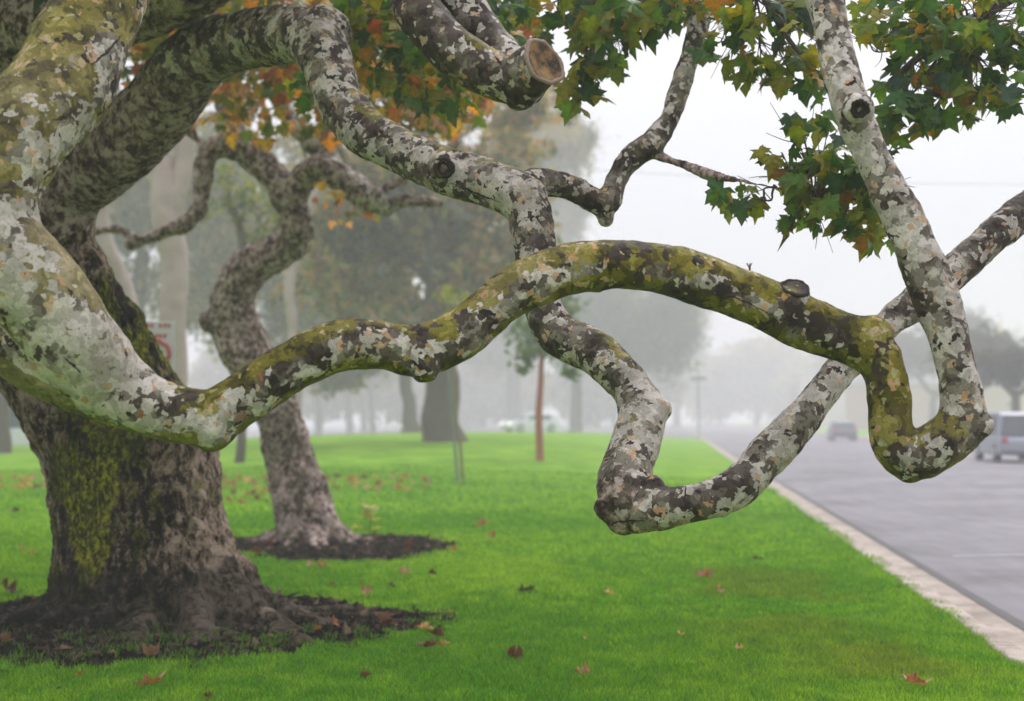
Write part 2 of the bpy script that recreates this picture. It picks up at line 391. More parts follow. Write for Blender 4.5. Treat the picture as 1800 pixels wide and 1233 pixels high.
def mat_grass_ground():
    t = NT("lawn_ground"); pos = t.n("NewGeometry").outputs["Position"]
    dirt = t.n("Attribute", attribute_name="dirt").outputs["Fac"]
    n1 = t.noise(pos, .9, 4, .6); n2 = t.noise(pos, 14, 4, .7); n3 = t.noise(pos, 110, 3, .7)
    g = t.ramp(n1, [(.34, (.085, .22, .010)), (.5, (.145, .30, .015)), (.64, (.21, .37, .022))])
    g = t.mix(.6, g, t.mix(1., g, t.ramp(n2, [(.3, (.6, .62, .6)), (.7, (1.3, 1.25, 1.1))]), 'MULTIPLY'))
    g = t.mix(.7, g, t.mix(1., g, t.ramp(n3, [(.3, (.45, .5, .4)), (.7, (1.4, 1.35, 1.3))]), 'MULTIPLY'))
    d = t.ramp(t.math('ADD', t.math('MULTIPLY', t.noise(pos, 16, 5, .7), .7), t.math('MULTIPLY', n3, .3)), [(.35, (.006, .0045, .004)), (.52, (.022, .015, .011)), (.68, (.075, .052, .040))])
    c = t.mix(t.ramp(dirt, [(.4, 0.), (.6, 1.)]), g, d)
    h = t.math('ADD', t.math('MULTIPLY', n3, .5), t.math('MULTIPLY', t.noise(pos, 22, 4, .7), t.math('ADD', .3, t.math('MULTIPLY', dirt, 2.))))
    t.principled(c, .9, t.bump(h, .8, .03), .05); return t.m
def mat_blade():
    t = NT("grass_blade"); col = t.n("Attribute", attribute_name="tint").outputs["Color"]
    pb = t.n("BsdfPrincipled", {"Base Color": col, "Roughness": .5, "Specular IOR Level": .2})
    tr = t.n("BsdfTranslucent", {"Color": t.mix(1., col, (1.3, 1.25, .7), 'MULTIPLY')})
    mx = t.n("MixShader", {0: .35, 1: pb.outputs[0], 2: tr.outputs[0]})
    t.t.links.new(mx.outputs[0], t.out.inputs[0]); return t.m
def mat_asphalt():
    t = NT("asphalt"); pos = t.n("NewGeometry").outputs["Position"]
    n1 = t.noise(pos, .35, 5, .65); n2 = t.noise(t.vmath('MULTIPLY', pos, (3., .5, 1.)), 1.2, 4, .6); n3 = t.noise(pos, 160, 3, .7)
    c = t.ramp(n1, [(.35, (.070, .062, .072)), (.5, (.125, .112, .128)), (.65, (.165, .148, .168))])
    c = t.mix(.5, c, t.mix(1., c, t.ramp(n2, [(.3, (.62, .62, .64)), (.7, (1.2, 1.2, 1.2))]), 'MULTIPLY'))
    c = t.mix(.5, c, t.mix(1., c, t.ramp(n3, [(.3, (.5, .5, .5)), (.7, (1.5, 1.5, 1.5))]), 'MULTIPLY'))
    t.principled(c, t.ramp(n2, [(.3, .45), (.7, .75)]), t.bump(n3, .4, .004), .4); return t.m
def mat_concrete():
    t = NT("concrete"); pos = t.n("NewGeometry").outputs["Position"]
    n1 = t.noise(pos, 1.7, 5, .65); n3 = t.noise(pos, 90, 3, .7)
    c = t.ramp(n1, [(.34, (.25, .205, .17)), (.6, (.42, .355, .305))])
    c = t.mix(.35, c, t.mix(1., c, t.ramp(n3, [(.3, (.5, .5, .5)), (.7, (1.4, 1.4, 1.4))]), 'MULTIPLY'))
    yy_ = t.math('FRACT', t.math('DIVIDE', t.n("SeparateXYZ", {0: pos}).outputs["Y"], 3.05)); jn = t.math('LESS_THAN', yy_, .006)
    c = t.mix(t.math('MULTIPLY', jn, .8), c, (.05, .04, .035)); st_n = t.ramp(t.noise(pos, 5, 5, .7), [(.52, 0.), (.68, .6)]); c = t.mix(st_n, c, (.16, .12, .09))
    t.principled(c, .85, t.bump(n3, .4, .004), .3); return t.m
M = dict(mottled=mat_mottled(), trunk=mat_trunk(), leaf=mat_leaf(), lawn=mat_grass_ground(), blade=mat_blade(), asphalt=mat_asphalt(), concrete=mat_concrete())
M['twig'] = simple("twig_bark", (.085, .062, .048), .8, .4, 60)
M['gum'] = simple("gum_bark", (.33, .265, .235), .7, .4, 3.)
M['fartrunk'] = simple("far_bark", (.085, .066, .052), .85, .35, 4.)
M['paint_line'] = simple("road_paint", (.34, .35, .38), .6, .6, 14)
M['char'] = simple("carved_dark", (.030, .016, .012), .8, .3, 200)
M['rust'] = simple("rust_scab", (.30, .085, .025), .8, .3, 90)

# ------------------------------------------------------------------ ground
def xk(y): return 3.0 + .115 * (y - 8.4)
def gz(x, y):
    x = np.asarray(x, dtype=float); y = np.asarray(y, dtype=float)
    u = x - xk(y)
    h = .78 * sstep(16, 62, y) * sstep(0.5, 9.5, -u) * np.exp(-(np.minimum(x + 3, 0) / 17.) ** 2)
    h = h - .75 * sstep(75, 170, y) * sstep(0.5, 9, -u) - .5 * sstep(0, 40, -x - 18) * sstep(40, 80, y)
    h = h + .10 * np.exp(-((x + 2.6) ** 2 + (y - 10.6) ** 2) / 1.6)
    q = np.stack([x.ravel() * .5, y.ravel() * .5, 0 * x.ravel()], 1)
    return h + .03 * fbm(q, 2).reshape(x.shape) * sstep(0, 1.5, -u)
def dirt_f(x, y):
    x = np.asarray(x, dtype=float); y = np.asarray(y, dtype=float)
    q = np.stack([x.ravel(), y.ravel(), 0 * x.ravel()], 1)
    nz = fbm(q * 1.6, 4).reshape(x.shape) * .42 + fbm(q * 7, 3).reshape(x.shape) * .34
    e1 = ((x + 2.75) / 2.25) ** 2 + ((y - 10.15) / 1.85) ** 2
    xr = x + 2.1; yr = y - 16.8; a = -.35
    e2 = ((xr * math.cos(a) - yr * math.sin(a) * 1.) / 1.55) ** 2 + ((xr * math.sin(a) + yr * math.cos(a)) / 2.1) ** 2
    return np.maximum(1 - sstep(.75, 1.1, e1 + nz * 1.1), 1 - sstep(.75, 1.1, e2 + nz))
uu = np.concatenate([-np.geomspace(600, 14, 34), -np.linspace(13.6, 7.2, 28), -np.linspace(7.1, 0, 143)])
yy = np.concatenate([np.linspace(-30, 5.5, 14), np.linspace(5.8, 22, 260), np.linspace(22.5, 70, 96), np.linspace(71, 118, 26)])
U, Y = np.meshgrid(uu, yy); X = xk(Y) + U
Z = gz(X, Y); D = dirt_f(X, Y)
Z = Z - .035 * D
def grid_faces(nyy, nxx):
    a = np.arange(nyy * nxx).reshape(nyy, nxx)
    return np.stack([a[:-1, :-1].ravel(), a[:-1, 1:].ravel(), a[1:, 1:].ravel(), a[1:, :-1].ravel()], 1)
lawn = mesh_np("lawn", np.stack([X.ravel(), Y.ravel(), Z.ravel()], 1), grid_faces(len(yy), len(uu)), M['lawn'])
set_attr(lawn.data, "dirt", D.ravel(), 'FLOAT'); tag(lawn, kind="structure")
ys = np.concatenate([np.linspace(-30, 80, 111), np.geomspace(82, 900, 26)])
def strip(name, prof, mat, z_extra=0.):
    """prof: list of (u,z) swept along the kerb line"""
    Vv = []
    for y in ys:
        for (u, z) in prof: Vv.append((xk(y) + u, y, z + float(gz(np.array([xk(y)]), np.array([y]))[0])))
    n = len(prof); o = mesh_np(name, Vv, grid_faces(len(ys), n), mat, smooth=False); tag(o, kind="structure"); return o
strip("kerb", [(-.03, -.25), (-.03, .012), (.0, .022), (.13, .018), (.165, -.005), (.185, -.105), (.20, -.12), (.56, -.112), (.56, -.25)], M['concrete'])
strip("road", [(.563, -.106), (3., -.07), (6., -.05), (9.5, -.07), (13.2, -.11)], M['asphalt'])
strip("gutter_seam", [(.545, -.1085), (.60, -.1012), (.64, -.1006)], simple("dark_seam", (.035, .030, .030), .6, .4, 6))  # dark strip along the asphalt edge
strip("far_pavement", [(13.2, -.25), (13.2, .02), (15.2, .03)], M['concrete'])
base = mesh_np("ground", [(-900, -200, -1.4), (900, -200, -1.4), (900, 1300, -1.4), (-900, 1300, -1.4)], [[0, 1, 2, 3]], M['asphalt'], smooth=False); tag(base, kind="structure")
strip("verge", [(15.2, .025), (30, .1), (220, .2)], M['lawn'])
yf = np.geomspace(118, 1200, 26); Uf, Yf = np.meshgrid(uu[::4], yf); Xf = xk(Yf) + Uf
Zf = gz(Xf, Yf); far = mesh_np("far_ground", np.stack([Xf.ravel(), Yf.ravel(), Zf.ravel()], 1), grid_faces(len(yf), Xf.shape[1]), M['asphalt']); tag(far, kind="structure")
# --- painted marks on the road
def road_z(u): return float(np.interp(u, [.56, 3, 6, 9.5, 13.2], [-.106, -.07, -.05, -.07, -.11])) + .004
def mark(cx, cy, w, l, ang, label, group):
    root_u = cx - xk(cy); c, s = math.cos(ang), math.sin(ang); V = []
    for a, b in ((-l / 2, -w / 2), (l / 2, -w / 2), (l / 2, w / 2), (-l / 2, w / 2)):
        x = cx + a * c - b * s; y = cy + a * s + b * c; V.append((x, y, road_z(x - xk(y))))
    o = mesh_np("road_marking", V, [[0, 1, 2, 3]], M['paint_line'], smooth=False); tag(o, label, "road marking", group); return o
ka = math.atan2(1, .115)
g = "white dashes painted along the road"
for i, (px, py) in enumerate([(1792, 864), (1738, 853), (1692, 845), (1655, 838), (1622, 832)]):
    d = 1.56 * F / (py - 740); x = (px - 900) / F * d
    mark(x, d, .16, .75, 0.15, ["nearest white dash on the grey road at the photo's right edge", "second white dash from the right edge of the road scene", "middle white dash of the five on the grey road", "second farthest faint white dash on the grey road", "farthest and faintest white dash on the grey road"][i], g)
mark(5.65, 16.4, .09, 1.2, .05, "long pale line painted across the near road lane", "white lines painted on the road")

# ------------------------------------------------------------------ the near sycamore
B = P(285, 1080, 10.6)
syc = empty("sycamore_tree", (B.x, B.y, 0), "huge twisted mottled sycamore with mossy trunk and snaking pale limbs", "tree", "sycamore trees on the lawn")
def gp(px, py):
    """ground point seen at a pixel near the camera"""
    d = H * F / (py - 740); x = (px - 900) / F * d; return x, d
# trunk (olive=moss, pale, dark)
T1 = path([(285, 1135, 215, 10.6, .2, .35, 1), (280, 1085, 190, 10.6, .3, .4, .9), (262, 1030, 170, 10.6, .45, .45, .6), (250, 970, 153, 10.6, .5, .5, .1), (243, 900, 145, 10.6, .5, .5, .1), (232, 820, 144, 10.6, .55, .5, .1),
           (215, 745, 148, 10.55, .55, .45, .2), (203, 675, 103, 10.5, .5, .4, .4), (180, 610, 84, 10.4, .5, .4, .4), (136, 530, 78, 10.3, .45, .4, .5), (98, 450, 72, 10.3, .3, .45, .6), (88, 370, 70, 10.25, .2, .5, .6), (90, 300, 62, 10.2, .1, .5, .6), (60, 180, 80, 10.1, .1, .4, .7), (40, 60, 80, 10.0, .1, .4, .7)])
T2 = path([(205, 790, 125, 10.5, .5, .5, .2), (130, 690, 105, 10.4, .3, .6, .2), (55, 600, 88, 10.2, .1, .7, .1), (-50, 500, 80, 9.7, .1, .6, .2), (-190, 420, 78, 9.0, 0, .6, .2), (-330, 400, 80, 8.0, 0, .6, .2)])
roots = []
for k in range(15):
    a = R(-185 + k * 14 + rng.uniform(-5, 5)) if k < 14 else R(80)
    L = rng.uniform(.35, .95); c = [B.x + .02, B.y - .02]; pts = []
    curl = rng.uniform(-.5, .5); r0 = rng.uniform(.06, .2)
    for q in range(6):
        f = q / 5; rr = .50 + (.30 + L) * f; aa = a + curl * f
        x = c[0] + rr * math.cos(aa); y = c[1] + rr * math.sin(aa)
        z = float(gz(np.array([x]), np.array([y]))[0]) + (.06 + .55 * r0) * (1 - f) ** 2.2 - .04 - .05 * f
        pts.append([x, y, z, r0 * (1 - f) ** .8 + .02, .25 if f < .3 else 0, .55, .8 - .5 * f])
    roots.append(pts)
sprawl = []
for k in range(34):                                         # surface roots running off through the bare earth
    a = rng.uniform(-math.pi, .35); r0 = rng.uniform(.8, 1.2); pts = []; aa = a; x = B.x + r0 * math.cos(a); y = B.y + r0 * math.sin(a); hd = a + rng.uniform(-.4, .4)
    n = rng.randint(4, 8); rr0 = rng.uniform(.018, .045)
    for q in range(n):
        pts.append([x, y, float(gz(np.array([x]), np.array([y]))[0]) - .028 + rng.uniform(-.008, .012), rr0 * (1 - .7 * q / n), 0, .55, .5])
        hd += rng.uniform(-.45, .45); x += .2 * math.cos(hd); y += .2 * math.sin(hd)
    sprawl.append(pts)
g_top = float(gz(np.array([B.x]), np.array([B.y]))[0])
trunk = organic("trunk", [T1, T2] + roots + sprawl, [], .017, M['trunk'], syc, amp=.03, ridged=True, smooth=4, seg=24)
# widen zones of the trunk with the moss cushion and the darker foot
def rezone(o, fn):
    me = o.data; n = len(me.vertices); co = np.empty(n * 3, dtype=np.float32); me.vertices.foreach_get("co", co); co = co.reshape(-1, 3)
    a = me.attributes["zone"]; d = np.empty(n * 4, dtype=np.float32); a.data.foreach_get("color", d); d = d.reshape(-1, 4)
    fn(co, d); a.data.foreach_set("color", d.ravel())
mc = P(158, 920, 9.95)
def fz(co, d):
    dx = (co[:, 0] - mc.x) / .20; dz = (co[:, 2] - mc.z) / .40
    m = np.exp(-(dx ** 2 + dz ** 2) ** .85) * (1 + .5 * fbm(co * np.array([6, 6, 2.]), 3))
    nz = fbm(co * np.array([3, 3, 1.2]), 3) * .35
    lft = sstep(-.3, .5, -(co[:, 0] - B.x)) ; z = co[:, 2]
    d[:, 0] = np.clip(.20 + .34 * sstep(.3, 1.6, z) * (1 - .6 * sstep(-2.7, -2.2, co[:, 0])) + nz * .4 + 1.25 * m, 0, 1)
    edge = sstep(-3.25, -3.45, co[:, 0] + .25 * (z - .9) * -1)
    d[:, 0] *= (1 - .8 * edge)
    d[:, 1] = np.clip(.50 + .5 * sstep(-2.7, -2.1, co[:, 0]) * (1 - sstep(1.3, 1.8, z)) + .35 * edge + nz * .4 - .12 * sstep(1.3, 1.9, z), 0, 1)
    low = 1 - sstep(.22, .70, z + nz * .5)
    rad = np.hypot(co[:, 0] - B.x, co[:, 1] - B.y)
    d[:, 2] = np.clip(.95 * low * (1 - sstep(.85, 1.1, rad)) + .85 * (1 - sstep(.05, .3, z)), 0, 1)
rezone(trunk, fz)

# limb with the pale shoulder, the long wave and the right-hand hook
LL = path([(-330, 400, 80, 8.0, .2, .6, .2), (-320, 430, 88, 7.0, .2, .6, .2), (-200, 465, 92, 6.2, .3, .6, .2), (-80, 510, 92, 5.7, .5, .75, .1), (0, 556, 94, 5.5, .42, .72, .1), (62, 600, 88, 5.4, .38, .74, .15), (122, 645, 74, 5.42, .3, .76, .35), (190, 680, 62, 5.45, .3, .8, .1)])
UU = path([(270, -210, 70, 6.2, .72, .70, .05), (215, -90, 72, 5.8, .72, .70, .05), (172, 10, 76, 5.6, .72, .70, .05), (106, 150, 90, 5.4, .72, .70, .05), (32, 240, 92, 5.25, .72, .70, .05), (-12, 330, 84, 5.2, .72, .70, .05), (-12, 405, 82, 5.2, .5, .85, 0), (20, 465, 84, 5.2, .6, .85, 0), (82, 535, 84, 5.25, .7, .85, 0), (130, 605, 84, 5.32, .35, .9, 0), (190, 668, 70, 5.42, .25, .95, 0)])
wv = [(190, 668, 70), (262, 712, 58), (330, 733, 52), (378, 735, 51), (432, 697, 48), (500, 651, 45), (560, 621, 46), (620, 604, 47), (680, 607, 45), (732, 617, 47), (790, 600, 47), (845, 560, 45), (900, 513, 45), (958, 487, 46), (1010, 470, 46), (1080, 465, 46), (1150, 471, 47), (1200, 481, 47), (1262, 502, 45), (1330, 528, 45), (1400, 560, 45), (1455, 584, 46), (1502, 600, 49), (1536, 622, 46), (1556, 655, 41), (1562, 700, 39), (1563, 750, 40), (1574, 785, 43), (1606, 803, 44), (1650, 782, 43), (1686, 750, 44), (1690, 705, 38), (1678, 645, 36), (1668, 600, 36), (1652, 540, 37), (1628, 480, 38), (1602, 420, 38), (1572, 350, 36), (1545, 300, 34), (1522, 250, 34), (1499, 200, 34), (1485, 150, 33), (1470, 100, 34), (1460, 50, 34), (1450, 0, 35), (1438, -70, 36), (1420, -220, 38)]
def zone_w(x, i):
    k = len(wv)
    if x < 300: return (.38, .84, 0)
    if i < 14: return (.60, .60, 0)
    if i < 18: return (.86, .50, .05)
    if i < 22: return (.68, .52, .05)
    if i < 28: return (.95, .62, 0)
    if i < 31: return (.62, .6, 0)
    return (.18, .72, 0)
def depth_w(i): return float(np.interp(i, [0, 5, 12, 20, 24, 29, 33, 40, 46], [5.42, 5.5, 5.7, 5.85, 5.8, 5.75, 5.75, 5.9, 6.2]))
W = path([(x, y, h, depth_w(i)) + zone_w(x, i) for i, (x, y, h) in enumerate(wv)])
def pball(px, py, r, Y, sc=(1, 1, 1)): return ball(P(px, py, Y), r / F * Y, sc=sc)
def cyl_between(a, b, r0, r1, seg=24):
    a = Vector(a); b = Vector(b); d = (b - a).normalized(); u = d.orthogonal().normalized(); w = d.cross(u); V = []
    for c, r in ((a, r0), (b, r1)):
        for s in range(seg):
            t = 2 * math.pi * s / seg; V.append(tuple(c + r * (math.cos(t) * u + math.sin(t) * w)))
    Fq = [[s, (s + 1) % seg, seg + (s + 1) % seg, seg + s] for s in range(seg)] + [list(range(seg))[::-1], [seg + s for s in range(seg)]]
    return np.array(V), Fq
# sawn stub on the wave limb
s2a = P(1388, 545, depth_w(20)); s2n = Vector((.10, -.62, .78)).normalized(); s2b = s2a + s2n * .105
x_w = [pball(746, 647, 30, 5.56), pball(768, 630, 26, 5.6), pball(1722, 748, 24, 5.72), pball(1700, 745, 34, 5.74), pball(1530, 590, 40, 5.8), pball(1600, 815, 36, 5.75), cyl_between(s2a - s2n * .03, s2b, .078, .062), pball(1510, 190, 27, 5.75), pball(372, 752, 46, 5.45)]
limbA = organic("limb", [LL, UU, W], x_w, .0115, M['mottled'], syc, amp=.010, smooth=5)
pa, pb2 = P(0, 600, 5.45), P(150, 690, 5.45)
def fa(co, d):
    lim = pa.z + (co[:, 0] - pa.x) / (pb2.x - pa.x) * (pb2.z - pa.z)
    w = (1 - sstep(P(110, 0, 5.4).x, P(175, 0, 5.4).x, co[:, 0])) * sstep(-.02, .05, lim - co[:, 2] + .03 * fbm(co * 9, 3)) * sstep(5., 5.2, co[:, 1] + .4)
    w = w * (co[:, 2] < P(0, 560, 5.4).z); d[:, 0] = np.maximum(d[:, 0], 1.5 * w); d[:, 1] = d[:, 1] * (1 - w) + .75 * w
    d[:, 1] += .12 * fbm(co * 3, 2)
rezone(limbA, fa)
# limb that climbs from the trunk, arches over and drops into the hooked loop
Cc = [(80, 400, 70, 10.2, .1, .5, 0.74), (118, 325, 72, 10.1, .1, .5, 0.74), (195, 272, 68, 9.8, .1, .5, 0.70), (272, 198, 65, 9.5, .1, .5, 0.63), (325, 128, 61, 9.2, .1, .5, 0.55), (372, 88, 57, 9.0, .1, .5, 0.52), (435, 70, 52, 8.7, .2, .5, 0.48), (505, 62, 51, 8.4, .2, .55, 0.41), (556, 76, 52, 8.15, .2, .65, .3), (583, 135, 46, 8.0, .2, .65, .1), (604, 190, 43, 7.9, .3, .6, .1), (645, 234, 41, 7.75, .3, .6, 0), (705, 264, 40, 7.6, .3, .62, 0), (780, 300, 42, 7.4, .3, .7, 0), (850, 318, 42, 7.3, .3, .75, 0), (905, 340, 43, 7.2, .25, .75, 0), (932, 375, 40, 7.15, .25, .65, 0), (939, 430, 37, 7.1, .2, .6, .1), (946, 490, 35, 7.05, .2, .6, .1), (958, 545, 38, 7.0, .2, .6, .1), (982, 588, 40, 6.95, .2, .55, .1), (1025, 610, 40, 6.9, .2, .55, .1), (1070, 640, 40, 6.8, .3, .6, 0), (1108, 682, 38, 6.7, .3, .7, 0), (1128, 728, 42, 6.6, .2, .85, 0), (1119, 775, 44, 6.5, .2, .8, 0), (1103, 822, 43, 6.4, .15, .7, .1), (1097, 868, 46, 6.3, .1, .5, .5), (1115, 893, 40, 6.25, .1, .5, .5), (1180, 893, 36, 6.2, .1, .55, .3), (1240, 880, 35, 6.2, .1, .6, .1), (1298, 853, 33, 6.25, .1, .65, 0), (1338, 815, 34, 6.3, .1, .7, 0), (1380, 770, 34, 6.35, .1, .75, 0), (1430, 708, 33, 6.45, .1, .75, 0), (1481, 646, 30, 6.55, .1, .75, 0), (1563, 567, 29, 6.65, .1, .75, 0), (1610, 534, 30, 6.7, .1, .75, 0), (1680, 476, 31, 6.8, .1, .65, .1), (1745, 415, 31, 6.9, .1, .5, .3), (1800, 372, 31, 7.0, .1, .45, .4), (1900, 290, 33, 7.2, .1, .5, .3), (2050, 150, 34, 7.5, .1, .5, .3)]
Dd = [(905, 340, 36, 7.22, .2, .6, .1), (940, 322, 28, 7.3, .2, .6, .1), (978, 324, 24, 7.35, .3, .5, .2), (1018, 338, 24, 7.4, .3, .5, .2), (1052, 356, 25, 7.45, .2, .5, .2), (1070, 352, 23, 7.45, .2, .5, .3), (1084, 315, 21, 7.5, .1, .5, .4), (1108, 280, 24, 7.5, .1, .55, .4), (1145, 252, 24, 7.5, .1, .6, .3), (1172, 218, 19, 7.55, .1, .6, .3), (1192, 168, 17, 7.6, .1, .65, .3), (1210, 110, 17, 7.65, .1, .7, .3), (1226, 50, 18, 7.7, .1, .7, .4), (1240, 0, 18, 7.75, .1, .7, .4), (1262, -90, 19, 7.8, .1, .6, .4)]
D2 = [(1060, 355, 22, 7.45, .2, .5, .3), (1064, 385, 12, 7.45, .2, .5, .3)]
D3 = [(1135, 262, 12, 7.5, .1, .4, .6), (1165, 278, 9, 7.48, .1, .4, .6), (1205, 291, 8, 7.4, .1, .4, .6), (1250, 308, 7.5, 7.2, .1, .4, .6), (1300, 318, 5.5, 7.0, .1, .4, .6), (1370, 332, 4, 6.9, .1, .4, .6), (1450, 350, 3, 6.8, .1, .4, .6)]
kn = P(782, 300, 7.4)
x_c = [pball(779, 294, 27, 7.4 - 42 / F * 7.4 + .03), pball(1095, 905, 34, 6.28), pball(1065, 895, 20, 6.25), pball(925, 350, 40, 7.18), pball(1160, 720, 22, 6.6), pball(568, 60, 50, 8.2), pball(1150, 855, 18, 6.25), pball(897, 372, 12, 7.15)]
limbC = organic("limb", [path(Cc), path(Dd), path(D2), path(D3)], x_c, .0125, M['mottled'], syc, amp=.012, smooth=4)
# dark limb across the top left, and its far continuation
Tt = [(-190, 330, 84, 10.0, 0, .4, 1), (-90, 190, 90, 9.7, 0, .4, 1), (20, 90, 84, 9.4, 0, .35, 1), (120, 40, 76, 9.1, 0, .35, 1), (215, 12, 66, 8.9, 0, .3, 1), (310, -22, 60, 8.7, 0, .3, 1), (420, -75, 56, 8.5, 0, .3, 1), (600, -200, 55, 8.2, 0, .3, 1)]
limbT = organic("limb", [path(Tt)], [], .018, M['mottled'], syc, amp=.03, smooth=3)
# sawn limb at the top centre
S1 = [(690, -170, 42, 6.0, .35, .6, 0), (712, -50, 40, 5.9, .3, .38, .0), (742, 28, 41, 5.8, .3, .38, .0), (790, 84, 42, 5.75, .3, .38, .0), (842, 120, 42, 5.72, .4, .5, 0), (888, 140, 44, 5.7, .35, .5, .1), (925, 150, 40, 5.7, .3, .45, .2)]
S2 = [(760, -170, 38, 6.1, .1, .5, 0), (788, -50, 36, 6.0, .1, .5, 0), (822, 18, 34, 5.92, .1, .5, 0), (862, 65, 33, 5.85, .1, .5, 0), (905, 112, 32, 5.75, .1, .5, 0)]
s1a = P(905, 128, 5.72); s1n = Vector((.62, -.72, .30)).normalized(); s1c = P(953, 112, 5.56); 
x_s = [cyl_between(s1c - s1n * .16, s1c, .105, .094, 32), pball(915, 165, 32, 5.66)]
limbS = organic("limb", [path(S1), path(S2)], x_s, .0095, M['mottled'], syc, amp=.010, smooth=3)
# sawn faces, knot holes
def mat_cut(name, c, ax, base, dark):
    t = NT(name); pos = t.n("NewGeometry").outputs["Position"]
    rel = t.vmath('SUBTRACT', pos, tuple(c)); ln = t.n("VectorMath", {0: rel}, operation='LENGTH').outputs["Value"]
    wob = t.noise(pos, 25, 3); rings = t.math('SINE', t.math('MULTIPLY', t.math('ADD', ln, t.math('MULTIPLY', wob, .012)), 900.))
    n = t.noise(pos, 18, 5, .7)
    c1 = t.ramp(n, [(.42, dark), (.53, tuple(.5 * (a + b) for a, b in zip(base, dark))), (.66, base)])
    c1 = t.mix(t.math('MULTIPLY', t.math('ADD', rings, 1.), .18), c1, t.mix(1., c1, (.4, .35, .3), 'MULTIPLY'))
    t.principled(c1, .7, t.bump(t.math('ADD', rings, n), .4, .003), .3); return t.m
def disc(name, c, n, r, mat, parent, wob=.05, dish=.006, seg=40):
    u = n.orthogonal().normalized(); w = n.cross(u); V = []
    nring = 8
    for k in range(nring + 1):
        rr = r * k / nring
        for s in range(seg):
            t = 2 * math.pi * s / seg; q = rr * (1 + wob * math.sin(3 * t + 1) + wob * .6 * math.sin(7 * t))
            V.append(tuple(c + q * (math.cos(t) * u + math.sin(t) * w) + n * (-dish * (1 - (k / nring) ** 2) + .001 * rng.uniform(-1, 1))))
    back = [tuple(Vector(V[nring * seg + s]) - n * .02) for s in range(seg)]; V += back
    Fq = []
    for k in range(nring + 1):
        for s in range(seg):
            s2 = (s + 1) % seg; Fq.append([k * seg + s, (k + 1) * seg + s, (k + 1) * seg + s2, k * seg + s2])
    return mesh_np(name, V, Fq, mat, parent)
disc("sawn_face", s1c + s1n * .015, s1n, .088, mat_cut("sawn_wood_ochre", s1c, s1n, (.30, .17, .05), (.03, .022, .014)), syc)
def torus(name, c, n, R0, r, mat, parent, wob=.0, seg=48, sg=10):
    u = n.orthogonal().normalized(); w = n.cross(u); V = []
    for s in range(seg):
        t = 2 * math.pi * s / seg; d = math.cos(t) * u + math.sin(t) * w; rr = r * (1 + wob * rng.uniform(-1, 1)); R1 = R0 * (1 + .05 * math.sin(3 * t + 1) + .03 * math.sin(7 * t))
        for k in range(sg):
            a = 2 * math.pi * k / sg; V.append(tuple(c + d * (R1 + rr * math.cos(a)) + n * rr * math.sin(a)))
    a = np.arange(seg * sg).reshape(seg, sg); b = np.roll(a, -1, 0)
    Fq = np.stack([a.ravel(), b.ravel(), np.roll(b, -1, 1).ravel(), np.roll(a, -1, 1).ravel()], 1)
    return mesh_np(name, V, Fq, mat, parent)
M['collar'] = simple("callus_ring", (.24, .17, .13), .75, .45, 70)
M['hole'] = simple("knot_hole", (.022, .014, .010), .9, .5, 90)
torus("callus_ring", s1c + s1n * .010, s1n, .092, .010, M['collar'], syc, .18)
disc("sawn_face", s2b + s2n * .008, s2n, .053, mat_cut("sawn_wood_grey", s2b, s2n, (.085, .062, .052), (.022, .016, .014)), syc)
torus("callus_ring", s2b + s2n * .003, s2n, .055, .008, M['hole'], syc, .2)
def surf(o, px, py, off=.0):
    """where a pixel's ray meets an object, and the surface normal there"""
    o_me = o.data
    if "bvh" not in CACHE or CACHE["bvh"][0] != o.name:
        n = len(o_me.vertices); co = np.empty(n * 3, dtype=np.float32); o_me.vertices.foreach_get("co", co)
        CACHE["bvh"] = (o.name, BVHTree.FromPolygons([Vector(v) for v in co.reshape(-1, 3)], [tuple(p.vertices) for p in o_me.polygons]))
    c = Vector((0, 0, H)); d = (P(px, py, 5.) - c).normalized()
    h = CACHE["bvh"][1].ray_cast(c, d)
    return (h[0] + h[1] * off, h[1]) if h[0] is not None else (None, None)
CACHE = {}
h, n = surf(limbC, 780, 295, .007)
if h: disc("knot_hole", h, n, .032, M['hole'], syc, .12, .012); torus("callus_ring", h, n, .045, .012, M['mottled'], syc, .3)
h, n = surf(limbC, 898, 372, .001)

h, n = surf(limbA, 1511, 191, .009)
if h: disc("knot_hole", h, n, .030, M['hole'], syc, .12, .010); torus("callus_ring", h, n, .033, .007, M['hole'], syc, .5)
# carved letters: strokes cut into the bark
FONT = {'E': [((0, 0), (0, 1)), ((0, 1), (.6, 1)), ((0, .5), (.5, .5)), ((0, 0), (.6, 0))], 'A': [((0, 0), (.35, 1)), ((.35, 1), (.7, 0)), ((.15, .4), (.55, .4))],
        't': [((.25, 0), (.25, .8)), ((0, .6), (.5, .6))], 'N': [((0, 0), (0, 1)), ((0, 1), (.6, 0)), ((.6, 0), (.6, 1))], 'L': [((0, 1), (0, 0)), ((0, 0), (.6, .1))],
        'M': [((0, 0), (.1, 1)), ((.1, 1), (.4, .3)), ((.4, .3), (.75, 1)), ((.75, 1), (.9, 0))], 'D': [((0, 0), (0, 1)), ((0, 1), (.45, .75)), ((.45, .75), (.45, .25)), ((.45, .25), (0, 0))], ',': [((0, 0), (.2, .5))], 'H': [((0, 0), (0, .9)), ((0, .5), (.4, .6)), ((.4, 1), (.4, .1))]}
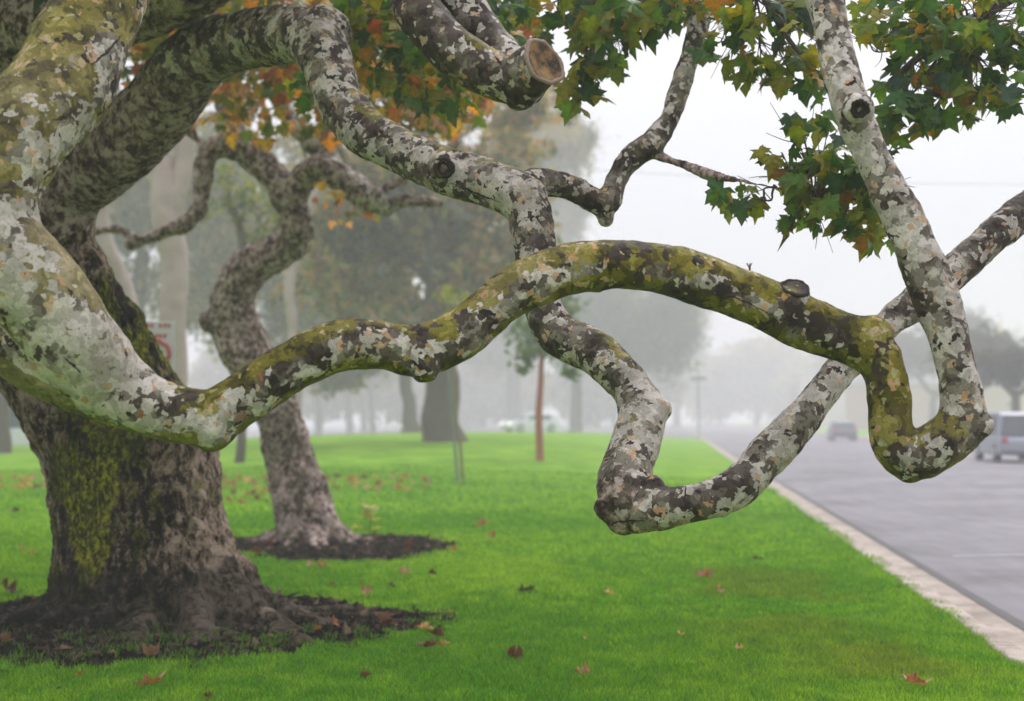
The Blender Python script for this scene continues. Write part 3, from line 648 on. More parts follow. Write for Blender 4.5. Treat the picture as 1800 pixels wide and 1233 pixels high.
def carve(o, strokes, hw, mat, name="carved_letter"):
    V = []; Fq = []
    for (x0, y0), (x1, y1) in strokes:
        L = math.hypot(x1 - x0, y1 - y0); k = max(2, int(L / 2)); dx, dy = (x1 - x0) / L, (y1 - y0) / L; prev = None
        for i in range(k + 1):
            f = i / k; x = x0 + (x1 - x0) * f; y = y0 + (y1 - y0) * f; ww = hw * (1 + .3 * rng.uniform(-1, 1))
            a, na = surf(o, x - dy * ww, y + dx * ww, .0012); b, nb = surf(o, x + dy * ww, y - dx * ww, .0012)
            if a is None or b is None: prev = None; continue
            m = len(V); V += [tuple(a), tuple(b)]
            if prev is not None: Fq.append([prev, prev + 1, m + 1, m])
            prev = m
    if Fq: return mesh_np(name, V, Fq, mat, syc)
def letters(txt, o, w=1.0):
    for ch, px, py, sz, ang in txt:
        c, s = math.cos(R(ang)), math.sin(R(ang)); st = []
        for (a, b) in FONT[ch]:
            q = []
            for (x, y) in (a, b): X_, Y_ = x * sz * .8, -y * sz; q.append((px + X_ * c - Y_ * s, py + X_ * s + Y_ * c))
            st.append(tuple(q))
        carve(o, st, w, M['char'])
letters([(',', 568, 597, 8, 0), ('E', 583, 596, 12, -6), ('t', 594, 593, 9, 0), ('A', 605, 597, 14, 0), ('N', 622, 590, 8, 5), ('H', 628, 593, 7, 0), ('L', 637, 590, 8, 0)], limbA, 1.15)
letters([('M', 209, 704, 10, 8), ('A', 226, 711, 9, 10), ('A', 279, 722, 9, 8), ('D', 289, 723, 7, 8), ('D', 296, 724, 7, 8)], limbA, .95)
for pts_, hw in ((((246, 735), (251, 722)), 3.2), (((417, 738), (420, 728)), 1.4), (((421, 735), (432, 727)), 1.6), (((428, 722), (431, 733)), 1.5), (((456, 655), (461, 670)), 1.8)):
    carve(limbA, [pts_], hw, M['rust'], "rust_scar")
# long crack lines
def crack(o, pts, hw):
    q = []
    for i in range(len(pts) - 1):
        (xa, ya), (xb, yb) = pts[i], pts[i + 1]; k = max(1, int(math.hypot(xb - xa, yb - ya) / 5))
        for m in range(k): q.append((xa + (xb - xa) * m / k + rng.uniform(-1.6, 1.6), ya + (yb - ya) * m / k + rng.uniform(-1.6, 1.6)))
    q.append(pts[-1]); n_ = len(q) - 1
    for i in range(n_): carve(o, [(q[i], q[i + 1])], hw * (.25 + .9 * math.sin(math.pi * (i + .5) / n_)) * rng.uniform(.6, 1.2), M['hole'], "bark_crack")
crack(limbA, [(112, 628), (122, 638), (133, 645), (141, 655)], 2.0)
crack(limbA, [(1215, 505), (1255, 517), (1300, 525), (1345, 548), (1380, 562)], 1.0)
crack(limbC, [(790, 322), (820, 333), (850, 345), (880, 356)], 1.6)
crack(limbC, [(1075, 920), (1105, 915), (1130, 915)], 1.8)
crack(limbC, [(1205, 855), (1203, 880), (1215, 900), (1235, 908)], 2.0)
crack(limbS, [(868, 95), (876, 108), (884, 120)], 1.6)
crack(limbA, [(160, 115), (185, 95), (215, 60)], 2.2)

# ------------------------------------------------------------------ leaves
HALF = [(0, 0), (.14, -.10), (.42, -.16), (.32, .02), (.40, .10), (.70, .30), (.50, .34), (.44, .47), (.25, .45), (.31, .68), (.17, .74), (0, 1.08)]
OUT = HALF + [(-x, y) for x, y in HALF[-2:0:-1]]
leaf_xy = np.array([(0, .30)] + OUT + [(.09, .33), (-.09, .33)]); NO = len(OUT)
leaf_tri = np.array([[0, 1 + i, 1 + (i + 1) % NO] for i in range(NO)])
leaf_xy = leaf_xy[:NO + 1]
def leaf_shape(n, droop, fold, curl):
    """n variants at once -> (n, k, 3)"""
    x = leaf_xy[:, 0][None] * (1 + .15 * nr.standard_normal((n, 1))); y = leaf_xy[:, 1][None].repeat(n, 0)
    x = x + .035 * nr.standard_normal((n, leaf_xy.shape[0])) ; y = y + .035 * nr.standard_normal((n, leaf_xy.shape[0]))
    z = -fold[:, None] * np.abs(x) - droop[:, None] * y ** 2 + curl[:, None] * x * (y - .3) + .05 * nr.standard_normal(x.shape)
    return np.stack([x, y, z], 2)
def leaves_mesh(name, centers, size, tint, rust, parent, hang=.8, mat=None):
    n = len(centers); c = np.asarray(centers)
    sh = leaf_shape(n, nr.uniform(.1, .5, n), nr.uniform(.0, .45, n), nr.uniform(-.4, .4, n)) * np.asarray(size)[:, None, None]
    # tip direction mostly down, outwards; normal random
    az = nr.uniform(0, 2 * math.pi, n); el = nr.normal(-60, 28, n) * hang; el = np.radians(np.clip(el, -89, 35))
    t = np.stack([np.cos(az) * np.cos(el), np.sin(az) * np.cos(el), np.sin(el)], 1)
    up = np.stack([nr.normal(0, .45, n), nr.normal(0, .6, n) - .25, np.ones(n)], 1)
    xx = np.cross(t, up); xx /= np.linalg.norm(xx, axis=1)[:, None]; zz = np.cross(xx, t)
    V = c[:, None, :] + sh[:, :, 0:1] * xx[:, None] + sh[:, :, 1:2] * t[:, None] + sh[:, :, 2:3] * zz[:, None]
    k = leaf_xy.shape[0]; Fc = (leaf_tri[None] + (np.arange(n) * k)[:, None, None]).reshape(-1, 3)
    o = mesh_np(name, V.reshape(-1, 3), Fc, mat or M['leaf'], parent, smooth=False)
    col = np.concatenate([np.asarray(tint), np.asarray(rust)[:, None]], 1).repeat(k, 0)
    # lobes' tips turn yellow-brown first
    tipw = np.tile(np.clip((np.hypot(leaf_xy[:, 0], leaf_xy[:, 1] - .3) - .45) * 1.6, 0, 1), n)[:, None] * col[:, 3:4] * .7
    col[:, :3] = col[:, :3] * (1 - tipw) + np.array([[.20, .12, .02]]) * tipw
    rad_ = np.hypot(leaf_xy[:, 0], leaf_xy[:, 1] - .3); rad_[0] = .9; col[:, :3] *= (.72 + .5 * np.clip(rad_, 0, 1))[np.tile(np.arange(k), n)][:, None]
    set_attr(o.data, "tint", col); return o
PG = [(.028, .092, .020), (.065, .155, .015), (.13, .19, .010), (.20, .20, .010), (.028, .075, .042), (.28, .15, .018)]
PA = [(.46, .19, .03), (.30, .085, .035), (.44, .28, .04), (.14, .16, .015), (.055, .11, .015), (.40, .24, .18), (.16, .07, .045), (.28, .23, .03)]
def pick(pal, n, w=None):
    i = nr.choice(len(pal), n, p=None if w is None else np.array(w) / sum(w)); c = np.array(pal)[i]
    return c * nr.uniform(.75, 1.25, (n, 1))
def clusters(specs, pal, w, rust):
    """specs: (px,py,rx,ry,Y,dY,n,leafsize_m)"""
    C = []; Sz = []
    for (px, py, rx, ry, Y0, dY, n, sz) in specs:
        for _ in range(int(n * .92)):
            while True:
                a, b = nr.uniform(-1, 1), nr.uniform(-1, 1)
                if a * a + b * b <= 1: break
            Yv = Y0 + nr.uniform(-1, 1) * dY; p = P(px + a * rx, py + b * ry - 20, Yv); C.append(p); Sz.append(sz * nr.uniform(.7, 1.45))
    n = len(C); return np.array(C), np.array(Sz), pick(pal, n, w), nr.uniform(0, 1, n) * rust
near = [ # leafy sprays of the near tree
    (1460, 330, 90, 55, 6.9, .25, 46, .115), (1500, 380, 60, 45, 6.8, .2, 30, .115), (1380, 295, 60, 30, 6.95, .2, 20, .10), (1300, 360, 50, 22, 7.0, .2, 14, .10), (1420, 400, 60, 30, 6.9, .2, 16, .11), (1545, 432, 35, 20, 6.8, .15, 8, .11), (1420, 225, 45, 28, 6.9, .2, 9, .12), (1490, 300, 50, 50, 6.8, .2, 22, .115),
    (1330, 30, 75, 45, 7.2, .3, 42, .12), (1290, 70, 25, 45, 7.2, .2, 10, .11), (1370, 140, 60, 28, 7.4, .2, 16, .12), (1440, 165, 30, 30, 7.2, .2, 9, .12), (1400, 90, 50, 40, 7.3, .2, 20, .12), (1310, 130, 40, 25, 7.4, .2, 12, .12), (1410, 30, 50, 40, 7.3, .2, 22, .12), (1200, 30, 40, 30, 7.8, .3, 14, .12), (1250, 100, 16, 28, 7.4, .2, 8, .10),
    (1560, 50, 70, 60, 7.0, .4, 48, .115), (1640, 90, 80, 70, 7.1, .4, 52, .115), (1720, 50, 90, 60, 7.0, .4, 56, .115), (1780, 120, 50, 60, 6.9, .3, 30, .115), (1600, 170, 60, 50, 7.0, .3, 30, .115), (1680, 185, 45, 55, 7.0, .3, 26, .11), (1600, 215, 40, 45, 6.9, .3, 18, .11), (1770, 175, 45, 30, 6.8, .2, 16, .12), (1565, 270, 25, 30, 6.9, .2, 8, .11), (1850, 60, 60, 90, 7.0, .4, 40, .115),
    (1150, 25, 90, 35, 7.9, .4, 60, .13), (1060, 60, 60, 40, 7.9, .4, 40, .13), (1040, 110, 30, 45, 7.9, .3, 22, .13), (1020, 175, 25, 35, 7.9, .2, 14, .13), (980, 20, 80, 35, 8.0, .4, 40, .13), (1070, 130, 20, 30, 7.9, .2, 8, .12), (1120, 70, 30, 30, 7.9, .3, 12, .12)]
C, Sz, Ti, Ru = clusters(near, PG, [3, 4.5, 4, 2.6, 2, .7], .9)
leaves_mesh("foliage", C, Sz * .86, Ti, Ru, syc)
mid = [(a_, b_, c_, d_, e_, f_, int(g_ * 1.3), h_) for a_, b_, c_, d_, e_, f_, g_, h_ in [(640, 60, 60, 50, 9.2, .6, 70, .15), (700, 120, 70, 60, 9.2, .6, 90, .15), (780, 170, 70, 45, 9.2, .6, 60, .15), (640, 20, 60, 30, 9.5, .6, 40, .15), (860, 30, 60, 40, 9.0, .5, 50, .15), (920, 55, 50, 35, 8.8, .5, 30, .14), (560, 180, 60, 40, 10, .6, 45, .15)]]
C2, Sz2, Ti2, Ru2 = clusters(mid, PG + PA[:3], [3, 4, 4, 2, 2, 1, .9, .5, 1.2], .8)
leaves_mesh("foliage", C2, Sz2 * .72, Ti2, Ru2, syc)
# twigs carrying the sprays
def twigs(specs, seeds, parent, name="twigs", r0=.008, mat=None):
    parts = []
    for (px, py, rx, ry, Y0, dY, n, sz) in specs:
        c = np.array(P(px, py - 25, Y0)); sx = rx / F * Y0; sy = ry / F * Y0
        st = np.array(P(*seeds(px, py, Y0)))
        k = max(2, n // 8)
        for _ in range(k):
            e = c + np.array([nr.uniform(-sx, sx), nr.uniform(-dY, dY), nr.uniform(-sy, sy)]); a = st + nr.normal(0, .02, 3)
            m = (a + e) / 2 + nr.normal(0, .06, 3); pts = [list(a) + [r0, 0, 0, 0], list((a + m) / 2 + nr.normal(0, .02, 3)) + [r0 * .75, 0, 0, 0], list(m) + [r0 * .6, 0, 0, 0], list((m + e) / 2 + nr.normal(0, .03, 3)) + [r0 * .4, 0, 0, 0], list(e) + [r0 * .2, 0, 0, 0]]
            parts.append(tube(catmull(pts, 6), 5, False))
            for _ in range(2):
                q = e + nr.normal(0, .09, 3); parts.append(tube(catmull([list(m) + [r0 * .4, 0, 0, 0], list((m + q) / 2 + nr.normal(0, .02, 3)) + [r0 * .3, 0, 0, 0], list(q) + [r0 * .15, 0, 0, 0]], 6), 4, False))
    V, Fq = merge(parts); return mesh_np(name, V, Fq, mat or M['twig'], parent)
def seed1(px, py, Y):
    if px > 1480 and py < 260: return (1700, 60, 7.2)
    if px < 1330 and py > 200: return (1370, 332, 6.9)
    if py > 200: return (1440, 345, 6.85)
    if px > 1230: return (1330, -20, 7.3)
    return (1100, -30, 8.0)
twigs(near, seed1, syc)
heavy = [[(1560, 150, 5), (1640, 80, 8), (1720, 30, 11), (1800, -20, 14)], [(1640, 80, 6), (1700, 95, 6), (1760, 70, 5), (1830, 90, 6)], [(1100, -30, 16), (1130, 30, 12), (1160, 60, 5)], [(990, -20, 10), (1100, 10, 16), (1230, 10, 10)], [(1330, -30, 9), (1380, 60, 5), (1420, 110, 3)], [(1440, 345, 3), (1480, 330, 4), (1530, 300, 4), (1560, 290, 4)]]
for hv_ in heavy:
    V, Fq = tube(catmull(path([(x, y, h, 7.2 if x > 1300 else 8.1, 0, 0, 0) for x, y, h in hv_]), 1.5), 8, True); mesh_np("branchlet", V, Fq, M['twig'], syc)
# sprout on the wave limb
sp = P(1317, 478, 5.85)
pts = [[sp.x + nr.normal(0, .006), sp.y + nr.normal(0, .006), sp.z + i * .006, ] for i in range(5)]
V, Fq = merge([tube(catmull([[sp.x, sp.y, sp.z - .01, .006, 0, 0, 0], [sp.x + .003, sp.y, sp.z + .02, .004, 0, 0, 0]], 1), 6)] + [tube(catmull([[sp.x, sp.y, sp.z + .015, .002, 0, 0, 0], [sp.x + math.cos(a) * .012, sp.y + math.sin(a) * .012, sp.z + .035, .0015, 0, 0, 0]], 1), 4) for a in (0, 1.3, 2.5, 3.9, 5.2)])
mesh_np("sprout", V, Fq, M['twig'], syc)

# the rest of the crown spreads above the frame and shades the trunk and the grass below it
n = 2900; x = nr.normal(-3.6, 1.9, n); y = nr.normal(9.8, 2.0, n); q = fbm(np.stack([x * .8, y * .8, 0 * x], 1), 3); ok = (y > 5.6) & (y < 18) & (q > -.16); x = x[ok]; y = y[ok]
z = 1.45 + .318 * y + nr.gamma(2., .45, len(y)); Cc_ = np.stack([x, y, z], 1); n = len(x)
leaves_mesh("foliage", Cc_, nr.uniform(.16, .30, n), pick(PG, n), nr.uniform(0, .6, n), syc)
# ------------------------------------------------------------------ second sycamore
B2 = P(545, 945, 17.7)
sy2 = empty("sycamore_tree", (B2.x, B2.y, 0), "smaller crooked sycamore with orange leaves standing behind the mossy trunk", "tree", "sycamore trees on the lawn")
z2 = (.2, .75, 0)
A_ = [(548, 960, 62, 17.7, .3, 0.26, 1.00), (540, 920, 58, 17.7, .3, 0.41, 1.00), (525, 860, 50, 17.7, .3, 0.56, 0.69), (508, 800, 44, 17.7, .3, 0.58, 0.59), (492, 740, 41, 17.6, .3, 0.56, 0.69), (470, 685, 43, 17.6, .2, 0.51, 0.79), (440, 630, 46, 17.5, .2, 0.56, 0.69), (412, 570, 44, 17.5, .2, 0.58, 0.59), (410, 515, 40, 17.4, .1, 0.51, 0.69), (438, 470, 37, 17.3, .1, 0.51, 0.59), (485, 446, 33, 17.2, .1, 0.56, 0.59), (518, 422, 31, 17.1, .1, 0.61, 0.49), (520, 385, 29, 17.0, .1, 0.56, 0.59), (503, 345, 28, 17.0, .1, 0.51, 0.59), (480, 310, 27, 17.0, .1, 0.46, 0.69), (440, 272, 25, 17.0, .1, 0.46, 0.69), (395, 255, 24, 17.0, .1, 0.41, 0.79), (365, 275, 21, 17.0, .2, 0.36, 0.89), (355, 330, 17, 17.0, .2, 0.36, 0.99), (342, 378, 15, 17.0, .2, 0.36, 0.99), (300, 405, 13, 17.0, .3, 0.36, 0.99), (232, 428, 13, 17.0, .4, 0.36, 0.99)]
A2 = [(508, 350, 26, 17.0, .1, 0.56, 0.59), (530, 315, 24, 16.9, .1, 0.56, 0.59), (565, 298, 22, 16.8, .1, 0.56, 0.59), (610, 320, 24, 16.7, .1, 0.61, 0.49), (650, 350, 24, 16.6, .1, 0.66, 0.49), (680, 362, 17, 16.5, .1, 0.66, 0.39), (720, 352, 11, 16.5, .1, 0.56, 0.59), (775, 358, 7, 16.5, .1, 0.46, 0.69)]
A3 = [(600, 310, 16, 16.8, .1, 0.66, 0.39), (560, 262, 18, 16.9, .1, 0.66, 0.39), (515, 215, 17, 17, .1, 0.66, 0.39), (480, 150, 14, 17, .1, 0.56, 0.49), (470, 40, 12, 17, .1, 0.56, 0.49)]
A4 = [(365, 270, 9, 17, .1, 0.46, 0.79), (330, 225, 7, 17, .1, 0.46, 0.89), (300, 180, 6, 17, .1, 0.46, 0.89)]
A5 = [(240, 425, 12, 17, .3, 0.36, 0.99), (215, 405, 9, 17, .3, 0.36, 0.99), (160, 402, 8, 17, .2, 0.36, 0.99), (135, 380, 9, 17, .2, 0.36, 0.99)]
A6 = [(680, 330, 9, 16.6, .1, 0.46, 0.79), (792, 260, 7, 16.5, .1, 0.46, 0.79), (800, 220, 8, 16.5, .1, 0.46, 0.79), (840, 200, 7, 16.5, .1, 0.46, 0.79)]
A7 = [(570, 290, 8, 16.8, .1, 0.46, 0.79), (572, 240, 6, 16.8, .1, 0.46, 0.79), (590, 190, 5, 16.8, .1, 0.46, 0.79)]
A8 = [(440, 265, 18, 17.1, .1, 0.46, 0.69), (400, 200, 16, 17.3, .1, 0.46, 0.69), (380, 120, 15, 17.5, .1, 0.46, 0.69), (360, -60, 14, 17.6, .1, 0.46, 0.69)]
rt = []
for k in range(9):
    a = R(-170 + k * 22 + rng.uniform(-6, 6)); pts = []
    for q in range(4):
        f = q / 3; rr = .22 + .55 * f; x = B2.x + rr * math.cos(a); y = B2.y + rr * math.sin(a)
        pts.append([x, y, float(gz(np.array([x]), np.array([y]))[0]) + .22 * (1 - f) ** 2 - .02, .10 * (1 - f) + .02, .3, .4, .9])
    rt.append(pts)
organic("trunk", [path(q) for q in (A_, A2, A3, A4, A5, A6, A7, A8)] + rt, [pball(368, 566, 19, 17.4), pball(385, 560, 22, 17.4), pball(675, 366, 14, 16.5)], .028, M['mottled'], sy2, amp=.03, smooth=2, seg=12)
aut = [(280, 60, 60, 60, 14, 1, 120, .17), (440, 140, 90, 60, 15, 1.2, 170, .17), (340, 200, 110, 50, 17, 1, 120, .17), (520, 130, 60, 60, 15, 1, 90, .17), (600, 90, 60, 80, 14, 1, 120, .17), (690, 140, 80, 80, 14, 1.2, 230, .17), (790, 190, 70, 50, 14.5, 1.2, 130, .17), (640, 230, 110, 40, 15, 1, 110, .16), (730, 230, 90, 30, 15, 1, 70, .15), (450, 235, 80, 35, 16, 1, 60, .17), (240, 110, 60, 60, 14, 1, 60, .17), (190, 200, 30, 30, 15, 1, 20, .17), (520, 20, 120, 50, 15, 1.5, 160, .17), (760, 60, 90, 60, 15, 1.2, 130, .17), (560, 350, 60, 30, 17, 1, 10, .15), (620, 390, 50, 30, 17, 1, 24, .12), (840, 180, 25, 20, 15, 1, 20, .15), (330, 30, 70, 40, 15, 1, 110, .17)]
C3, Sz3, Ti3, Ru3 = clusters(aut, PA, [2.2, 1.3, 2, 3, 4, 2.2, 1.4, 2], .5)
leaves_mesh("foliage", C3, Sz3 * .72, Ti3, Ru3, sy2)
twigs(aut[::2], lambda px, py, Y: (470, 60, 16.5), sy2, r0=.02)

# ------------------------------------------------------------------ grass
def blades(n, y0, y1, hgt, wid, ymul=1.):
    y = nr.uniform(y0, y1, n); hw = (930 / F) * y
    x = nr.uniform(-1, 1, n) * hw
    ok = (x < xk(y) + 0.05 + .11 * fbm(np.stack([y * 1.1, y * 0, y * 0], 1), 4) + .02 * nr.standard_normal(len(y))); x = x[ok]; y = y[ok]
    dd = dirt_f(x, y); q = np.stack([x * 3, y * 3, 0 * x], 1)
    keep = nr.uniform(0, 1, len(x)) > np.clip(dd * 1.15 - .12 * (fbm(q, 2) > .25), 0, 1); x = x[keep]; y = y[keep]; n = len(x)
    z = gz(x, y) - .004; az = nr.uniform(0, 2 * math.pi, n); q = np.stack([x * .9, y * .9, 0 * x], 1); f1 = fbm(q, 3)
    hh = hgt * nr.uniform(.45, 1.35, n) * (1 + .45 * f1 + .5 * fbm(np.stack([x * 6, y * 6, 0 * x + 4], 1), 2)); lean = nr.uniform(.1, .9, n) * hh
    la = nr.uniform(0, 2 * math.pi, n); w = wid * nr.uniform(.7, 1.3, n)
    b = np.stack([x, y, z], 1); s = np.stack([np.cos(az) * w, np.sin(az) * w, 0 * z], 1)
    tip = b + np.stack([np.cos(la) * lean, np.sin(la) * lean, hh], 1)
    midp = b + np.stack([np.cos(la) * lean * .35, np.sin(la) * lean * .35, hh * .6], 1)
    V = np.stack([b - s, b + s, midp + s * .7, midp - s * .7, tip], 1).reshape(-1, 3)
    k = np.arange(n)[:, None] * 5
    Fc = np.concatenate([np.stack([k[:, 0], k[:, 0] + 1, k[:, 0] + 2], 1), np.stack([k[:, 0], k[:, 0] + 2, k[:, 0] + 3], 1), np.stack([k[:, 0] + 3, k[:, 0] + 2, k[:, 0] + 4], 1)])
    q2 = np.stack([x * .45 + 9, y * .3, 0 * x], 1); f2 = fbm(q2, 3)
    u = x - xk(y)
    yel = np.clip(np.exp(-((u + .9) / .8) ** 2) * np.exp(-((y - 12.5) / 3.2) ** 2) * (.1 + 2.4 * f1), 0, .28)
    yel = np.maximum(yel, np.clip(np.exp(-((u + .75) / .7) ** 2) * np.exp(-((y - 8.6) / .8) ** 2) * (.2 + 2 * f1), 0, .4))
    g0 = np.array([.090, .26, .010]); g1 = np.array([.26, .44, .026]); gy = np.array([.24, .20, .03])
    f4 = fbm(np.stack([x * 7, y * 5, 0 * x], 1), 2); t = np.clip(0.46 + .9 * f2 + .6 * f4 + .25 * nr.standard_normal(n), 0, 1)[:, None]
    c = g0 * (1 - t) + g1 * t; c = c * (1 - yel[:, None]) + gy * yel[:, None]; c *= nr.uniform(.45, 1.55, (n, 1))
    return V, Fc, c.repeat(5, 0)
Vs, Fs_, Cs, off = [], [], [], 0
for a in ((330000, 6.6, 10.5, .036, .0024), (250000, 10.5, 15, .038, .0034), (160000, 15, 22, .042, .0055), (90000, 22, 36, .05, .010)):
    V, Fc, c = blades(*a); Vs.append(V); Fs_.append(Fc + off); Cs.append(c); off += len(V)
gr = mesh_np("grass", np.vstack(Vs), np.vstack(Fs_), M['blade'], smooth=False); set_attr(gr.data, "tint", np.vstack(Cs)); tag(gr, "short bright green lawn grass covering the park ground", "grass", kind="stuff")
# weeds in the bare earth at the trunk's foot
def tufts(cs, name, label, hgt=.10):
    V = []; Fc = []; c = []; k = 0
    for (x, y, n, r) in cs:
        zz = float(gz(np.array([x]), np.array([y]))[0]) - .035
        for _ in range(n):
            bx = x + nr.normal(0, r); by = y + nr.normal(0, r); a = nr.uniform(0, 6.28); h = hgt * nr.uniform(.3, 1.1); w = .0028; s = np.array([math.cos(a) * w, math.sin(a) * w, 0]); l = nr.uniform(.1, .8) * h; la = nr.uniform(0, 6.28)
            b = np.array([bx, by, zz]); m = b + np.array([math.cos(la) * l * .4, math.sin(la) * l * .4, h * .65]); t = b + np.array([math.cos(la) * l, math.sin(la) * l, h])
            V += [b - s, b + s, m + s, m - s, t]; Fc += [[k, k + 1, k + 2], [k, k + 2, k + 3], [k + 3, k + 2, k + 4]]; k += 5
            c += [np.array([.075, .17, .012]) * nr.uniform(.6, 1.4)] * 5
    o = mesh_np(name, np.array(V), np.array(Fc), M['blade'], smooth=False); set_attr(o.data, "tint", np.array(c)); tag(o, label, "weeds", kind="stuff"); return o
ts = []
for _ in range(230):
    px = nr.uniform(0, 790); py = nr.uniform(1105, 1185); x, y = gp(px, py)
    if nr.uniform() < .75 or 250 < px < 420: ts.append((x, y, int(nr.integers(8, 34)), nr.uniform(.02, .06)))
tufts(ts, "weeds", "sparse green weed tufts sprouting from bare earth at the mossy trunk's foot", .075)

n = 60000; x = nr.uniform(-5.4, -.2, n); y = nr.uniform(7.8, 19.5, n); dd = dirt_f(x, y); ok = (dd > .55) & (np.hypot(x - B.x, y - B.y) > .5); x = x[ok]; y = y[ok]; n = len(x)
Cm = np.stack([x, y, gz(x, y) - .035 + nr.uniform(0, .018, n)], 1); sz = nr.gamma(1.6, .009, n)[:, None] + .004
a = nr.normal(0, 1, (n, 3)); a[:, 2] *= .5; a /= np.linalg.norm(a, axis=1)[:, None]; b = np.cross(a, nr.normal(0, 1, (n, 3))); b /= np.linalg.norm(b, axis=1)[:, None]; c = np.cross(a, b)
V = np.stack([Cm + a * sz * 1.6, Cm - a * sz * 1.6, Cm + b * sz * .8, Cm - b * sz * .5 + c * sz * .7], 1).reshape(-1, 3); k = np.arange(n)[:, None] * 4
Fc = np.concatenate([k + np.array([q]) for q in ((0, 1, 2), (0, 3, 1), (1, 3, 2), (2, 3, 0))])
M['mulch'] = NT("mulch_chip"); _c = M['mulch'].n("Attribute", attribute_name="tint").outputs["Color"]; M['mulch'].principled(_c, .9, spec=.05); M['mulch'] = M['mulch'].m
ml = mesh_np("mulch", V, Fc, M['mulch'], smooth=False); tc_ = pick([(.018, .013, .010), (.04, .028, .02), (.09, .06, .042), (.010, .008, .007), (.15, .10, .07)], n, [4, 3, 1.5, 4, .5]); set_attr(ml.data, "tint", tc_.repeat(4, 0)); tag(ml, "dark crumbled bark and soil covering the bare earth under the trees", "mulch", kind="stuff")
# ------------------------------------------------------------------ fallen leaves
FL = {}
def fallen_mesh(kind, col):
    k = "%s" % (kind,)
    if k in FL: return FL[k]
    x = leaf_xy[:, 0].copy(); y = leaf_xy[:, 1] - .45; rr = np.random.default_rng(kind + 3)
    x = x + .03 * rr.standard_normal(len(x)); a = rr.uniform(1.6, 3.2)
    z = .5 * a * x ** 2 + rr.uniform(.2, 1.0) * y ** 2 + .10 * rr.standard_normal(len(x)) + rr.uniform(.0, .5) * np.maximum(y, 0)
    kx = rr.uniform(2.2, 4.2); xb = np.sin(x * kx) / kx; z = (1 - np.cos(x * kx)) / kx + rr.uniform(-.2, .7) * y ** 2 + .05 * rr.standard_normal(len(x)); x = xb; V = np.stack([x, y, z - z.min() * .6], 1); V2 = V.copy(); V2[:, 2] -= .008
    n = len(V); Fc = leaf_tri.tolist() + [[c + n for c in f[::-1]] for f in leaf_tri.tolist()] + [[1 + i, 1 + n + i, 1 + n + (i + 1) % NO, 1 + (i + 1) % NO] for i in range(NO)]
    # petiole
    tv, tf = tube(catmull([[0, -.45, .1, .012, 0, 0, 0], [.03, -.7, .16, .010, 0, 0, 0], [.1, -.95, .12, .008, 0, 0, 0]], 4), 5, False)
    Vv, Fq = merge([(np.vstack([V, V2]), Fc), (tv, tf)])
    me = bpy.data.meshes.new("fallen_leaf"); me.from_pydata([tuple(v) for v in Vv], [], Fq); me.update()
    cc = np.tile(np.array(col), (len(Vv), 1)) * (.8 + .4 * rr.uniform(0, 1, (len(Vv), 1))); set_attr(me, "tint", np.concatenate([cc, np.full((len(Vv), 1), .8)], 1)); me.materials.append(M['leaf']); FL[k] = me; return me
LC = [(.20, .105, .06), (.42, .27, .18), (.085, .055, .036), (.36, .19, .06), (.54, .41, .30)]   # red-brown, pinkish tan, dark brown, orange, pale
LN = ["reddish brown", "pinkish tan", "dark brown", "orange", "pale cream"]
def fallen(px, py, szpx, ci, label, shared=False, z_off=.012):
    x, y = gp(px, py)
    zz = float(gz(np.array([x]), np.array([y]))[0])
    if abs(zz) > .05:
        for _ in range(4): y = (H - zz) * F / (py - 740); x = (px - 900) / F * y; zz = float(gz(np.array([x]), np.array([y]))[0])
    v = rng.randint(0, 3); me = fallen_mesh(ci * 10 + v, LC[ci])
    o = bpy.data.objects.new("fallen_leaf", me); s = min(szpx / F * y * .72, .2); o.scale = (s, s, s)
    dd = float(dirt_f(np.array([x]), np.array([y]))[0])
    o.location = (x, y, zz + (.002 if dd > .5 else .028)); o.rotation_euler = (rng.uniform(-.5, .5), rng.uniform(-.5, .5), rng.uniform(0, 6.28)); link(o)
    tag(o, label, "fallen leaf", "fallen leaves on the lawn")
